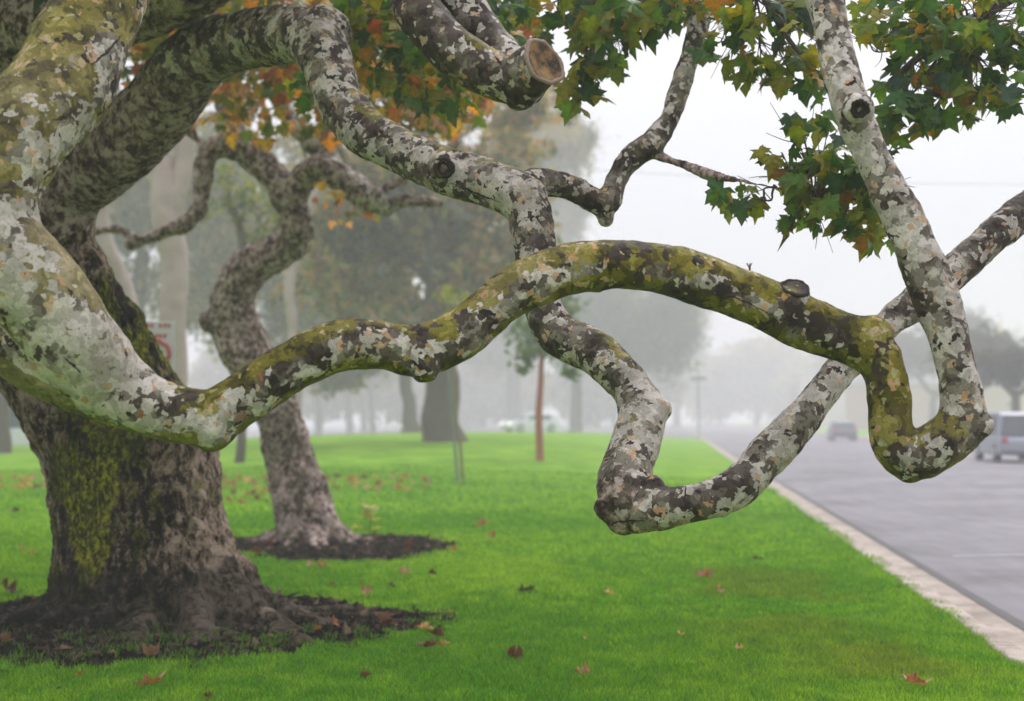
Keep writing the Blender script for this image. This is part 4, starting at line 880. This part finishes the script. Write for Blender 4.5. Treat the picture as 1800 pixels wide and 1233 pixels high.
named = [(278, 1208, 62, 1, "long curled tan leaf on the grass below the mossy trunk"), (272, 1148, 66, 0, "red brown leaf lying against the mossy trunk's root"), (648, 1193, 34, 0, "red brown leaf on grass just below the bare earth's right end"), (908, 1160, 56, 0, "big rust brown leaf lying alone on the grass in the centre front"), (948, 1180, 16, 2, "tiny dark leaf beside the big rust brown leaf"), (1020, 1185, 44, 1, "tan leaf with a pale curled tip right of the big rust brown leaf"), (1028, 1127, 15, 4, "small pale leaf above the tan leaf with the curled tip"), (1195, 1122, 20, 4, "small cream leaf on the open grass right of centre"), (1297, 1147, 24, 4, "small round tan leaf on the right half of the lawn"), (1607, 1207, 56, 1, "pink brown leaf folded upright in the lower right grass"), (923, 1047, 44, 2, "dark brown leaf under the hooked branch's left side"), (1067, 1047, 24, 4, "cream and brown leaf below the hooked branch corner"), (1232, 1014, 40, 1, "flat tan leaf on the grass below the hooked branch"), (1262, 1041, 30, 1, "curled tan leaf just below the flat tan leaf"), (1330, 988, 22, 2, "faint brown leaf right of the flat tan leaf"), (765, 1014, 26, 2, "dark brown leaf on grass below the far bare patch"), (708, 1010, 34, 1, "salmon leaf on grass below the far bare patch"), (688, 1036, 24, 2, "small purple brown leaf left of centre"), (646, 1051, 40, 1, "pink and white leaf near the trunk's right root"), (588, 1034, 20, 0, "small reddish leaf between trunk and far bare patch"), (568, 998, 34, 1, "pale pink leaf right of a tan one near the trunk"), (546, 996, 22, 1, "small tan leaf touching the pale pink leaf"), (449, 970, 32, 0, "brown leaf on grass beside the trunk's right edge"), (478, 955, 30, 0, "dark red leaf by the second tree's bare earth"), (845, 927, 32, 1, "upper tan leaf of the pair on grass in the centre"), (862, 944, 30, 3, "lower orange leaf of the pair on grass in the centre"), (718, 962, 34, 0, "rust red leaf in the far bare earth"), (738, 965, 26, 2, "brown leaf beside the rust red one in the far bare earth"), (795, 972, 22, 1, "pink leaf at the right tip of the far bare earth"), (590, 1102, 34, 1, "curled brown and white leaf on the near bare earth"), (685, 1096, 50, 0, "large rust leaf at the top edge of the near bare earth"), (735, 1102, 30, 2, "dark leaf beside the large rust leaf on bare earth"), (752, 1112, 36, 4, "pale edged leaf at the near bare earth's right end"), (765, 1120, 40, 0, "brown leaf under the pale edged leaf"), (750, 1141, 46, 0, "russet leaf at the lower right corner of the bare earth"), (785, 1137, 26, 1, "tan leaf at the far right corner of the bare earth"), (793, 1077, 14, 1, "tiny orange tan leaf on grass above the bare earth"), (10, 1128, 44, 0, "brown leaf at the left frame edge on bare earth"), (20, 1046, 60, 0, "red brown leaf by the trunk's left root"), (40, 968, 22, 1, "tan leaf on grass left of the trunk"), (60, 978, 20, 1, "second small tan leaf on grass left of the trunk"), (28, 905, 24, 2, "brown leaf on the far left grass"), (370, 1232, 26, 0, "red brown leaf cut by the photo's bottom edge"), (145, 1193, 18, 3, "tiny orange leaf in the grass under the bare earth"), (560, 1112, 22, 3, "yellow tan leaf on the near bare earth"), (1545, 1135, 12, 2, "tiny brown leaf near the kerb in the lower right"), (1575, 1037, 12, 2, "tiny dark leaf beside the kerb halfway up"), (110, 1218, 14, 2, "tiny dark leaf at the lower left edge of the lawn")]
for q in named: fallen(*q)
ORD = "first second third fourth fifth sixth seventh eighth ninth tenth eleventh twelfth thirteenth fourteenth fifteenth sixteenth seventeenth eighteenth".split()
for (x0, x1, rows, where) in ((380, 760, (("back", 842, 846, 15), ("middle", 850, 855, 17), ("front", 859, 866, 15)), "drift behind second tree"), (0, 90, (("back", 842, 847, 6), ("front", 854, 862, 7)), "drift at far left"), (400, 480, (("back", 868, 872, 4), ("front", 880, 888, 4)), "patch just left of second trunk")):
    for (rn_, y0, y1, n) in rows:
        xs = sorted(x0 + (x1 - x0) * (k + rng.uniform(.1, .9)) / n for k in range(n))
        for k, x_ in enumerate(xs):
            ci = rng.choice([0, 1, 1, 3, 4]); fallen(x_, rng.uniform(y0, y1), rng.uniform(16, 32), ci, "%s leaf, %s from left, %s row, %s" % (LN[ci], ORD[k], rn_, where))
# sprout weed beside second tree
wd = empty("seedling_plant", (P(650, 905, 18.6).x, 18.6, 0), "small pale leafed seedling beside the second tree's bare earth", "plant")
sx, sy = wd.location.x, wd.location.y; sz_ = float(gz(np.array([sx]), np.array([sy]))[0])
Cw = [(sx + nr.normal(0, .06), sy + nr.normal(0, .05), sz_ + nr.uniform(.05, .34)) for _ in range(11)]
leaves_mesh("leaves", Cw, np.full(11, .13), np.array([(.30, .36, .16)] * 7 + [(.30, .33, .03)] * 4), np.zeros(11), wd, hang=-.5)
V, Fq = merge([tube(catmull([[sx, sy, sz_, .008, 0, 0, 0], [sx + .02, sy, sz_ + .3, .004, 0, 0, 0]], 4), 5)]); mesh_np("stem", V, Fq, M['twig'], wd)

# ------------------------------------------------------------------ background trees
def quads_cloud(name, lumps, parent, cols, size, density):
    """lumps: (x,y,z,rx,ry,rz) -> small leaf-clump faces spread through them"""
    C = []; sub = []
    for (x, y, z, rx, ry, rz) in lumps:
        for _ in range(16):
            q = nr.normal(0, 1, 3); q /= np.linalg.norm(q); q *= nr.uniform(.3, 1.12); f = nr.uniform(.2, .5)
            sub.append((x + q[0] * rx, y + q[1] * ry, z + q[2] * rz, rx * f, ry * f, rz * f * nr.uniform(.7, 1.3)))
    density = density * .75
    for (x, y, z, rx, ry, rz) in sub:
        n = int(density * (rx * ry * rz) ** (2 / 3.)); p = nr.normal(0, .62, (n, 3)); C.append(np.array([x, y, z]) + p * np.array([rx, ry, rz]))
    C = np.vstack(C); keep = fbm(C * (1.6 if size < .25 else .9), 3) > -.12; C = C[keep]; n = len(C)
    a = nr.normal(0, 1, (n, 3)); a /= np.linalg.norm(a, axis=1)[:, None]; b = np.cross(a, nr.normal(0, 1, (n, 3))); b /= np.linalg.norm(b, axis=1)[:, None]
    s = size * nr.uniform(.5, 1.3, (n, 1)); c = np.cross(a, b)
    V = np.stack([C - a * s, C - b * s * .5 + c * s * .1, C + a * s, C + b * s * .5 + c * s * .1], 1).reshape(-1, 3); Fc = np.arange(n * 4).reshape(-1, 4)
    o = mesh_np(name, V, Fc, M['leaf'], parent, smooth=False)
    col = pick(cols, n) * (1 + .8 * fbm(C * .35, 3)[:, None] * np.array([1.2, 1., .5])); col = np.clip(col, .004, 1); set_attr(o.data, "tint", np.concatenate([col, np.full((n, 1), .0)], 1).repeat(4, 0)); return o
DK = [(.12, .16, .06), (.17, .20, .07), (.26, .23, .08), (.08, .10, .06), (.30, .21, .12), (.24, .17, .12)]
def ground_tree(name, px, Y, hw_base, label, trunkpts, lumps, cols=DK, tmat='fartrunk', lsize=.22, dens=900, group="trees in the fog", fol="crown"):
    """trunkpts: (px,py,hw) going up; lumps: (px,py,rx_px,ry_px,dY)"""
    x = (px - 900) / F * Y; gzz = float(gz(np.array([x]), np.array([Y]))[0])
    e = empty(name, (x, Y, gzz), label, "tree", group)
    k = 0
    tubes_ = []
    for tp in trunkpts:
        cp = path([(a, b, h, Y, 0, 0, 0) for a, b, h in tp])
        if k == 0: cp = [[x, Y, gzz - .15, cp[0][3] * 1.25, 0, 0, 0]] + cp
        k += 1; s = catmull(cp, 1.2); s[:, :3] += .12 * s[:, 3:4] * np.sin(s[:, 2:3] * 3); tubes_.append(tube(s, 10))
    V, Fq = merge(tubes_); mesh_np("trunk", V, Fq, M[tmat], e)
    L = []
    for (a, b, rx, ry, dY) in lumps:
        p = P(a, b, Y + dY); L.append((p.x, p.y, p.z, rx / F * Y, max(rx / F * Y * .8, .5), ry / F * Y))
    if L: quads_cloud(fol, L, e, cols, lsize, dens)
    return e
ground_tree("gum_tree", 308, 30, 22, "tall pale smooth gum tree forking high behind the mossy trunk", [[(308, 760, 24), (305, 640, 22), (306, 520, 24), (300, 420, 26), (290, 340, 26), (275, 240, 17), (262, 100, 15), (250, -120, 13)], [(300, 400, 20), (318, 300, 17), (335, 200, 15), (350, 60, 13), (360, -120, 11)], [(292, 360, 12), (240, 260, 9), (190, 120, 8)]],
            [(200, 20, 110, 60, 1), (330, -10, 120, 60, 1), (150, 60, 70, 60, 1)], tmat='gum', cols=[(.06, .09, .03), (.10, .11, .03)], dens=700)
ground_tree("gum_tree", 235, 34, 14, "slanting thin pale gum tree behind the tall forked one", [[(262, 700, 16), (235, 560, 15), (205, 470, 14), (180, 380, 12), (170, 240, 10), (150, 60, 9)], [(222, 520, 9), (190, 420, 7), (160, 330, 6)]], [(170, 60, 70, 50, 0)], tmat='gum', dens=600)
ground_tree("broadleaf_tree", 775, 52, 32, "thick dark trunked tree in fog at centre left of the lawn", [[(776, 760, 35), (776, 700, 31), (774, 600, 29), (770, 480, 24), (755, 330, 16), (740, 180, 10)], [(774, 560, 16), (830, 440, 10), (880, 330, 6)], [(772, 520, 14), (700, 420, 9), (640, 330, 6)]],
            [(640, 380, 120, 100, 0), (760, 330, 130, 110, 0), (860, 400, 100, 110, 0), (700, 490, 120, 80, 0), (830, 520, 80, 70, -1), (600, 470, 90, 80, 0), (880, 260, 90, 80, 0), (930, 190, 70, 60, 0), (760, 560, 90, 40, -1), (800, 440, 110, 90, 2), (720, 400, 110, 90, 2)], dens=330, lsize=.26)
ground_tree("broadleaf_tree", 722, 92, 12, "slender grey trunk left of the thick dark trunk in fog", [[(724, 762, 17), (720, 720, 12), (712, 660, 11), (700, 560, 9)]], [(680, 560, 90, 60, 0), (640, 600, 70, 40, 0), (600, 640, 90, 40, 0)], dens=1000, lsize=.26)
ground_tree("broadleaf_tree", 515, 88, 14, "dark foggy tree filling the gap right of the second sycamore", [[(512, 740, 13), (515, 640, 13), (520, 520, 15), (530, 420, 12)]], [(470, 560, 90, 70, 0), (600, 420, 100, 90, 0), (560, 520, 90, 80, 0), (420, 380, 110, 100, 1), (540, 360, 100, 80, 0), (620, 540, 60, 70, 0), (470, 470, 100, 90, 0)], cols=[(.12, .17, .05), (.20, .22, .06), (.30, .24, .07), (.09, .12, .06)], dens=480)
ground_tree("broadleaf_tree", 250, 84, 14, "dark foggy tree behind the pale gum trunks", [[(232, 740, 13), (240, 600, 13), (250, 450, 12)]], [(180, 420, 90, 90, 0), (270, 380, 100, 100, 0), (380, 420, 100, 110, 0), (200, 500, 70, 60, 0), (330, 520, 80, 60, 0), (250, 300, 120, 90, 0), (400, 300, 120, 90, 0)], dens=520)
ground_tree("broadleaf_tree", 1012, 170, 11, "faint foggy tree right of the young red stemmed tree", [[(1012, 760, 12), (1013, 700, 10), (1015, 620, 9), (1020, 540, 7)]], [(960, 560, 70, 50, 0), (1060, 540, 90, 70, 0), (1140, 590, 70, 60, 0), (1000, 620, 70, 30, 0), (1180, 560, 50, 60, 0), (1090, 620, 60, 40, 0)], cols=[(.07, .10, .05), (.09, .12, .05)], dens=1000, lsize=.3)
ground_tree("broadleaf_tree", 1190, 340, 11, "very faint tree at the road's vanishing end", [[(1190, 760, 8), (1190, 680, 6), (1195, 600, 5)]], [(1190, 620, 50, 60, 0), (1150, 540, 60, 50, 0), (1210, 560, 30, 40, 0)], dens=900, lsize=.3)
ground_tree("broadleaf_tree", 900, 250, 14, "tall pale foggy tree rising behind the hooked sycamore limb", [[(900, 760, 14), (905, 640, 12), (910, 480, 10), (930, 300, 7)]], [(900, 480, 90, 90, 0), (960, 380, 60, 80, 0), (920, 300, 100, 80, 0), (970, 260, 70, 60, 0), (860, 600, 80, 50, 0), (940, 450, 60, 60, 0)], dens=420, lsize=.4)
ground_tree("young_tree", 948, 41, 6, "young red brown stemmed tree with thin green crown on the lawn", [[(948, 790, 7), (948, 720, 6.5), (951, 650, 5), (955, 590, 4)]], [(950, 610, 45, 30, 0), (930, 570, 40, 30, 0), (1000, 600, 30, 22, 0), (975, 545, 40, 30, 0), (920, 640, 22, 14, 0), (1005, 650, 20, 14, 0)], cols=[(.08, .15, .03), (.06, .12, .03)], tmat='gum', lsize=.13, dens=700)
bpy.data.objects  # --
M['redstem'] = simple("red_stem", (.30, .10, .06), .8, .3, 8)
for o in bpy.data.objects:
    if o.parent and o.parent.name.startswith("young_tree") and o.name.startswith("trunk"): o.data.materials[0] = M['redstem']
ground_tree("broadleaf_tree", 5, 50, 13, "dark forked trunk at the left frame edge in fog", [[(5, 790, 14), (6, 740, 11), (5, 700, 11), (-5, 640, 8), (-20, 560, 6)], [(8, 715, 7), (25, 690, 5), (45, 672, 4), (60, 650, 3)]], [(-30, 520, 60, 50, 0)])
for (px, Y, top, lab) in ((560, 210, 640, "faint thin trunk far in fog, leftmost of the three"), (615, 230, 650, "faint thin trunk far in fog, middle of the three"), (655, 215, 640, "faint thin trunk far in fog, rightmost of the three")):
    ground_tree("broadleaf_tree", px, Y, 6, lab, [[(px, 755, 7), (px - 3, 700, 6), (px - 6, top, 5)]], [(px, 640, 60, 35, 0)], dens=700, lsize=.3)
ground_tree("street_tree", 1645, 180, 9, "bare forked street tree in fog inside the branch loop", [[(1640, 780, 7), (1640, 720, 6.5), (1643, 690, 6)], [(1643, 700, 5), (1620, 670, 4), (1600, 650, 3)], [(1643, 700, 5), (1670, 670, 4), (1690, 640, 3)]], [(1610, 620, 55, 45, 0), (1670, 590, 60, 45, 0)], cols=[(.06, .06, .05)], dens=900, lsize=.25)
ground_tree("street_tree", 1788, 84, 9, "dark street tree at the right frame edge beyond the road", [[(1788, 790, 9), (1786, 730, 8), (1784, 690, 7)], [(1785, 700, 5), (1760, 670, 4), (1740, 650, 3)], [(1785, 700, 5), (1815, 670, 4)]], [(1770, 650, 45, 30, 0), (1740, 640, 30, 20, 0), (1810, 635, 45, 35, 0)], cols=[(.04, .045, .035), (.06, .06, .04)], dens=1400, lsize=.16)
ground_tree("street_tree", 1560, 330, 9, "faintest street tree left of the branch loop", [[(1545, 770, 6), (1545, 720, 5)]], [(1545, 690, 60, 40, 0), (1480, 710, 50, 30, 0)], cols=[(.06, .07, .06)], dens=900, lsize=.3)

ground_tree("broadleaf_tree", 420, 38, 8, "slim tree with light yellow green leaves between the two sycamores", [[(425, 760, 8), (428, 640, 8), (432, 500, 9), (425, 420, 8), (400, 340, 6)], [(430, 500, 6), (470, 430, 5), (500, 380, 4)]], [(390, 360, 60, 40, 0), (450, 420, 45, 35, 0), (420, 310, 50, 30, 0), (480, 380, 40, 40, 0)], cols=[(.14, .20, .03), (.08, .12, .03), (.22, .22, .05)], dens=420, lsize=.12)
ground_tree("gum_tree", 480, 48, 8, "pale bent gum trunk in fog right of the second sycamore", [[(520, 760, 9), (515, 600, 9), (510, 500, 10), (525, 420, 9), (560, 330, 7), (600, 250, 6)], [(512, 500, 6), (470, 420, 5), (450, 330, 4)]], [(600, 300, 50, 40, 0), (560, 240, 60, 40, 0), (620, 560, 30, 30, 0)], tmat='gum', cols=[(.14, .16, .05), (.20, .15, .07)], dens=420, lsize=.16)
for k_, (px, Y, rx) in enumerate(((430, 300, 90), (640, 270, 100), (850, 320, 110), (1080, 290, 90), (1330, 380, 110), (1500, 330, 90), (1700, 300, 110))):
    ground_tree("distant_tree", px, Y, 5, "palest far tree in the fog bank, %s from the left" % "first second third fourth fifth sixth seventh".split()[k_], [[(px, 755, 6), (px, 700, 5)]], [(px - rx * .6, 690, rx * .6, 45, 0), (px + rx * .5, 680, rx * .6, 50, 0), (px, 650, rx * .7, 50, 0)], dens=120, lsize=.9)
ground_tree("street_tree", 1720, 110, 9, "dark rounded street tree in fog behind the right hand limb loop", [[(1722, 780, 6), (1722, 720, 5)]], [(1700, 640, 55, 35, 0), (1750, 625, 50, 35, 0)], cols=[(.06, .065, .05)], dens=500, lsize=.3)
# staked sapling
x0, d0 = P(815, 835, 30).x, 30.; gzz = float(gz(np.array([x0]), np.array([30.]))[0])
sap = empty("staked_sapling", (x0, 30, gzz), "thin leaning sapling tied to a pale teal stake on the lawn", "sapling")
def wtube(name, pts, mat, parent, seg=8): V, Fq = merge([tube(catmull(pts, 2), seg)]); return mesh_np(name, V, Fq, mat, parent)
def pp(px, py, Y, r): p = P(px, py, Y); return [p.x, p.y, p.z, r, 0, 0, 0]
M['teal'] = simple("teal_stake", (.17, .20, .18), .6, .2, 9)
wtube("stem", [[x0, 30, gzz - .1, .035, 0, 0, 0], pp(808, 770, 30, .034), pp(800, 720, 30, .03), pp(796, 660, 30, .03), pp(800, 560, 30, .02)], simple("sapling_bark", (.19, .16, .085), .8, .3, 10), sap)
wtube("stake", [[x0 - .12, 30.05, gzz - .1, .03, 0, 0, 0], pp(792, 690, 30.05, .03), pp(786, 640, 30.05, .03)], M['teal'], sap)
quads_cloud("crown", [(P(790, 540, 30).x, 30, P(790, 540, 30).z, .5, .5, .45), (P(770, 560, 30).x, 30, P(770, 560, 30).z, .35, .4, .3)], sap, [(.16, .18, .02), (.10, .15, .02)], .08, 900)

# ------------------------------------------------------------------ street furniture, vehicles, buildings
def boxm(c, s, rz=0.):
    cx, cy_, cz = c; sx, sy, sz = [v / 2 for v in s]; C_, S_ = math.cos(rz), math.sin(rz); V = []
    for a in (-1, 1):
        for b in (-1, 1):
            for d in (-1, 1): V.append((cx + a * sx * C_ - b * sy * S_, cy_ + a * sx * S_ + b * sy * C_, cz + d * sz))
    return np.array(V), [[0, 1, 3, 2], [4, 6, 7, 5], [0, 4, 5, 1], [2, 3, 7, 6], [0, 2, 6, 4], [1, 5, 7, 3]]
def bm_obj(name, parts, mat, parent, bevel=0.):
    V, Fq = merge(parts); o = mesh_np(name, V, Fq, mat, parent, smooth=False)
    if bevel: b = o.modifiers.new("b", 'BEVEL'); b.width = bevel; b.segments = 2; b.limit_method = 'ANGLE'
    return o
# parking sign behind the trunk
M['signw'] = simple("sign_white", (.50, .50, .50), .5, .06, 5); M['signr'] = simple("sign_red", (.42, .05, .04), .5, .1, 9); M['metal'] = simple("grey_metal", (.30, .31, .32), .45, .2, 12)
sc = P(276, 640, 19); sg = empty("parking_sign", (sc.x, 19, 0), "white sign with red lettering and red ring half hidden by the trunk", "sign")
bm_obj("panel", [boxm((sc.x, 19, sc.z), (.46, .012, 1.14))], M['signw'], sg, .004)
bm_obj("post", [boxm((sc.x, 19.03, sc.z / 2 - .1), (.05, .04, sc.z + .9))], M['metal'], sg)
def px2(x, y): p = P(x, y, 18.99); return p.x, p.z
parts = []
for row, y in ((0, 573), (1, 591)):
    for k, x in enumerate(np.arange(250, 300, 7.5)):
        if (k + row) % 4 == 3: continue
        a, b = px2(x + 2, y); parts.append(boxm((a, 18.991, b), (.034, .004, .055)))
        if k % 2: parts.append(boxm((a + .02, 18.9905, b + .02), (.03, .0045, .014)))
bm_obj("red_lettering", parts, M['signr'], sg)
a, b = px2(276, 620); torus("red_ring", Vector((a, 18.985, b)), Vector((0, -1, 0)), .155, .026, M['signr'], sg)
# vehicles
M['glass'] = simple("car_glass", (.03, .045, .05), .12, .1, 3, spec=.6); M['tyre'] = simple("tyre_rubber", (.02, .02, .02), .85, .2, 20); M['rim'] = simple("wheel_rim", (.4, .4, .42), .35, .1, 10)
M['lampglass'] = simple("lamp_glass", (.6, .6, .58), .2, .1, 5); M['tail'] = simple("tail_lamp", (.4, .03, .03), .3, .1, 5)
def car(x, y, z, rz, paint, label, L=4.6, Wd=1.8, Hh=1.5, van=False):
    e = empty("parked_car" if not van else "parked_van", (x, y, z), label, "van" if van else "car", "vehicles parked in the fog", rz)
    c, s = math.cos(rz), math.sin(rz)
    def w(a, b, d): return (x + a * c - b * s, y + a * s + b * c, z + d)
    if van: low = [(-.5, .35), (-.5, .9), (-.49, 1.0), (.47, 1.0), (.5, .8), (.5, .35)]; top = [(-.49, 1.0), (-.47, Hh - .12), (-.43, Hh), (.2, Hh), (.27, Hh - .08), (.42, 1.0)]
    else: low = [(-.5, .40), (-.50, .78), (-.47, .92), (-.2, .97), (.18, .96), (.30, .93), (.46, .80), (.5, .66), (.5, .36), (.46, .26), (-.46, .26)]; top = [(-.44, .93), (-.36, Hh - .12), (-.30, Hh - .02), (-.05, Hh), (.10, Hh - .05), (.27, .93)]
    def loft(prof, w0, w1, zlo, zhi, inset=0.):
        V = []; n = len(prof)
        for sd in (-1, 1):
            for (a, d) in prof:
                f = 0 if zhi == zlo else min(1, max(0, (d - zlo) / (zhi - zlo))); V.append(w(a * L, sd * (w0 + (w1 - w0) * f) / 2, d))
        Fq = [list(range(n))[::-1], [n + k for k in range(n)]] + [[k, (k + 1) % n, n + (k + 1) % n, n + k] for k in range(n)]
        return np.array(V), Fq
    body = bm_obj("body", [loft(low, Wd, Wd, 0, 1)], paint, e, .05)
    bm_obj("cabin", [loft(top, Wd * .96, Wd * .76, .93, Hh)], paint, e, .04)
    # glazing set just proud of the cabin
    tw = lambda d: (Wd * .96 + (Wd * .76 - Wd * .96) * (d - .93) / (Hh - .93)) / 2
    for sd in (-1, 1):
        segs = [(-.33, -.08), (-.06, .17)] if not van else [(-.42, -.15), (-.12, .18)]
        for (a0, a1) in segs:
            lo_, hi_ = 1.0, Hh - .14; V = [w(a0 * L, sd * (tw(lo_) + .012), lo_), w(a1 * L, sd * (tw(lo_) + .012), lo_), w((a1 - (.07 if a1 > .1 else 0)) * L, sd * (tw(hi_) + .012), hi_), w((a0 + (.03 if a0 < -.2 else 0)) * L, sd * (tw(hi_) + .012), hi_)]
            V2 = [tuple(np.array(v) - np.array([-s * sd * .02, c * sd * .02, 0])) for v in V]
            mesh_np("window", V + V2, [[0, 1, 2, 3], [7, 6, 5, 4], [0, 4, 5, 1], [1, 5, 6, 2], [2, 6, 7, 3], [3, 7, 4, 0]], M['glass'], e, smooth=False)
    for (xa, xb, za, zb) in ((.275, .115, .96, Hh - .08), (-.445, -.375, .98, Hh - .14)):
        V = [w(xa * L, -tw(za) + .06, za), w(xa * L, tw(za) - .06, za), w(xb * L, tw(zb) - .06, zb), w(xb * L, -tw(zb) + .06, zb)]
        off = np.array([c * .02, s * .02, .01]) * (1 if xa > 0 else -1); off[2] = .012
        Vo = [tuple(np.array(v) + off) for v in V]; mesh_np("windscreen", V + Vo, [[3, 2, 1, 0], [4, 5, 6, 7], [0, 1, 5, 4], [1, 2, 6, 5], [2, 3, 7, 6], [3, 0, 4, 7]], M['glass'], e, smooth=False)
    for a in (-.31, .31):
        for sd in (-1, 1):
            p0 = Vector(w(a * L, sd * (Wd / 2 - .2), .33)); p1 = Vector(w(a * L, sd * (Wd / 2 + .01), .33)); p2 = Vector(w(a * L, sd * (Wd / 2 + .025), .33))
            wh = mesh_np("wheel", *cyl_between(p0, p1, .33, .33), M['tyre'], e, smooth=False)
            rm = mesh_np("rim", *cyl_between(p0, p2, .2, .19), M['rim'], None, smooth=False); rm.parent = wh; rm.matrix_parent_inverse = parent_matrix(e).inverted() @ Matrix.Identity(4); rm.matrix_parent_inverse = Matrix.Identity(4)
    for sd in (-1, 1):
        bm_obj("headlight", [boxm(w(.488 * L, sd * Wd * .37, .70), (.14, .34, .15), rz)], M['lampglass'], e, .02)
        bm_obj("tail_light", [boxm(w(-.492 * L, sd * Wd * .40, .80), (.10, .22, .2), rz)], M['tail'], e, .02)
    return e
pd = simple("dark_paint", (.14, .15, .17), .25, .1, 3, spec=.6); pw = simple("white_paint", (.62, .64, .66), .25, .05, 3, spec=.6); ps = simple("silver_blue_paint", (.24, .26, .31), .25, .1, 3, spec=.6)
ra = math.atan2(1, .115)
car(P(1775, 800, 54).x, 54, -.06, ra, ps, "blue grey parked car seen through fog at the right edge behind the branch loop", Hh=1.85, L=4.9)
car(P(1480, 780, 110).x, 110, -.06, ra, pd, "dark parked car far in fog between the crossing branches")
car(P(1395, 775, 150).x, 150, -.06, ra, ps, "grey parked car farthest in fog along the road")
xl = P(42, 800, 54).x; car(xl, 54, float(gz(np.array([xl]), np.array([54.]))[0]) - .15, .12, pw, "white van parked beyond the lawn at the far left", L=4.9, Hh=1.9, van=True)
xl = P(932, 750, 112).x
cr = car(xl, 112, float(gz(np.array([xl]), np.array([112.]))[0]), -2.6, pw, "pale oncoming car with a lit headlight far in the centre fog")
em = NT("lit_headlight"); e_ = em.n("Emission", {"Color": (1, .93, .8, 1), "Strength": 1.5}); em.t.links.new(e_.outputs[0], em.out.inputs[0])
k = 0
for o in list(cr.children):
    if o.name.startswith("headlight"):
        o.data.materials[0] = em.m
# buildings beyond the road
def building(x, y, w, d, h, label, wall, roof, band=None, n=4):
    e = empty("house", (x, y, 0), label, "house", "houses beyond the road")
    bm_obj("wall", [boxm((x, y, h / 2), (w, d, h))], wall, e)
    V = [(x - w / 2 - .5, y - d / 2 - .5, h), (x + w / 2 + .5, y - d / 2 - .5, h), (x + w / 2 + .5, y + d / 2 + .5, h), (x - w / 2 - .5, y + d / 2 + .5, h), (x - w / 2 + 2, y, h + 1.9), (x + w / 2 - 2, y, h + 1.9)]
    mesh_np("roof", V, [[0, 1, 5, 4], [1, 2, 5], [2, 3, 4, 5], [3, 0, 4], [3, 2, 1, 0]], roof, e, smooth=False)
    for i in range(n):
        cx = x - w / 2 + (i + .5) * w / n; f = bm_obj("window", [boxm((cx, y - d / 2 - .03, h * .55), (1.5, .1, 1.3))], M['signw'], e); g_ = bm_obj("pane", [boxm((cx, y - d / 2 - .085, h * .55), (1.3, .03, 1.1))], M['glass'], None); g_.parent = f
    bm_obj("door", [boxm((x, y - d / 2 - .05, 1.05), (1., .12, 2.1))], roof, e)
    return e
wl1 = simple("cream_wall", (.42, .37, .31), .8, .1, 1); wl2 = simple("tan_wall", (.36, .25, .16), .8, .1, 1); rf = simple("grey_roof", (.12, .12, .13), .8, .2, 1)
building(P(1700, 700, 230).x, 230, 36, 14, 7.2, "tan walled low house in fog behind the branch loop", wl2, rf)
building(P(1560, 700, 330).x, 330, 42, 14, 12., "pale two storey house in fog left of the tan house", wl1, rf)
building(P(1850, 700, 280).x, 280, 36, 14, 16., "cream house in fog at the right frame edge", wl1, rf)
# post with crossbar, cable
x_ = P(1228, 790, 110).x; po = empty("sign_post", (x_, 110, -.1), "thin post with a short crossbar in fog beside the road", "post")
bm_obj("pole", [boxm((x_, 110, 2.4), (.12, .12, 5.2))], M['metal'], po); bm_obj("crossbar", [boxm((x_, 109.9, 4.7), (1.2, .1, .3))], M['metal'], po)
pts = [[x, 60 + .05 * x, 12.3 + .0018 * (x - 6) ** 2 - .05 * x, .014, 0, 0, 0] for x in np.linspace(-30, 40, 12)]
V, Fq = tube(catmull(pts, 60), 5); cb = mesh_np("power_cable", V, Fq, M['metal']); tag(cb, "thin overhead cable crossing the foggy white sky", "cable")

# ------------------------------------------------------------------ fog
V, Fq = boxm((0, 640, 13), (2000, 1400, 30)); hz = mesh_np("haze", V, Fq, None, smooth=False); tag(hz, kind="stuff")
hm = bpy.data.materials.new("fog"); hm.use_nodes = True; hm.node_tree.nodes.clear()
ho = hm.node_tree.nodes.new("ShaderNodeOutputMaterial"); hv = hm.node_tree.nodes.new("ShaderNodeVolumePrincipled")
hv.inputs["Color"].default_value = (.975, .96, 1., 1); hv.inputs["Density"].default_value = .0033; hv.inputs["Anisotropy"].default_value = .0
hm.node_tree.links.new(hv.outputs[0], ho.inputs[1]); hz.data.materials.append(hm); hz.display_type = 'WIRE'
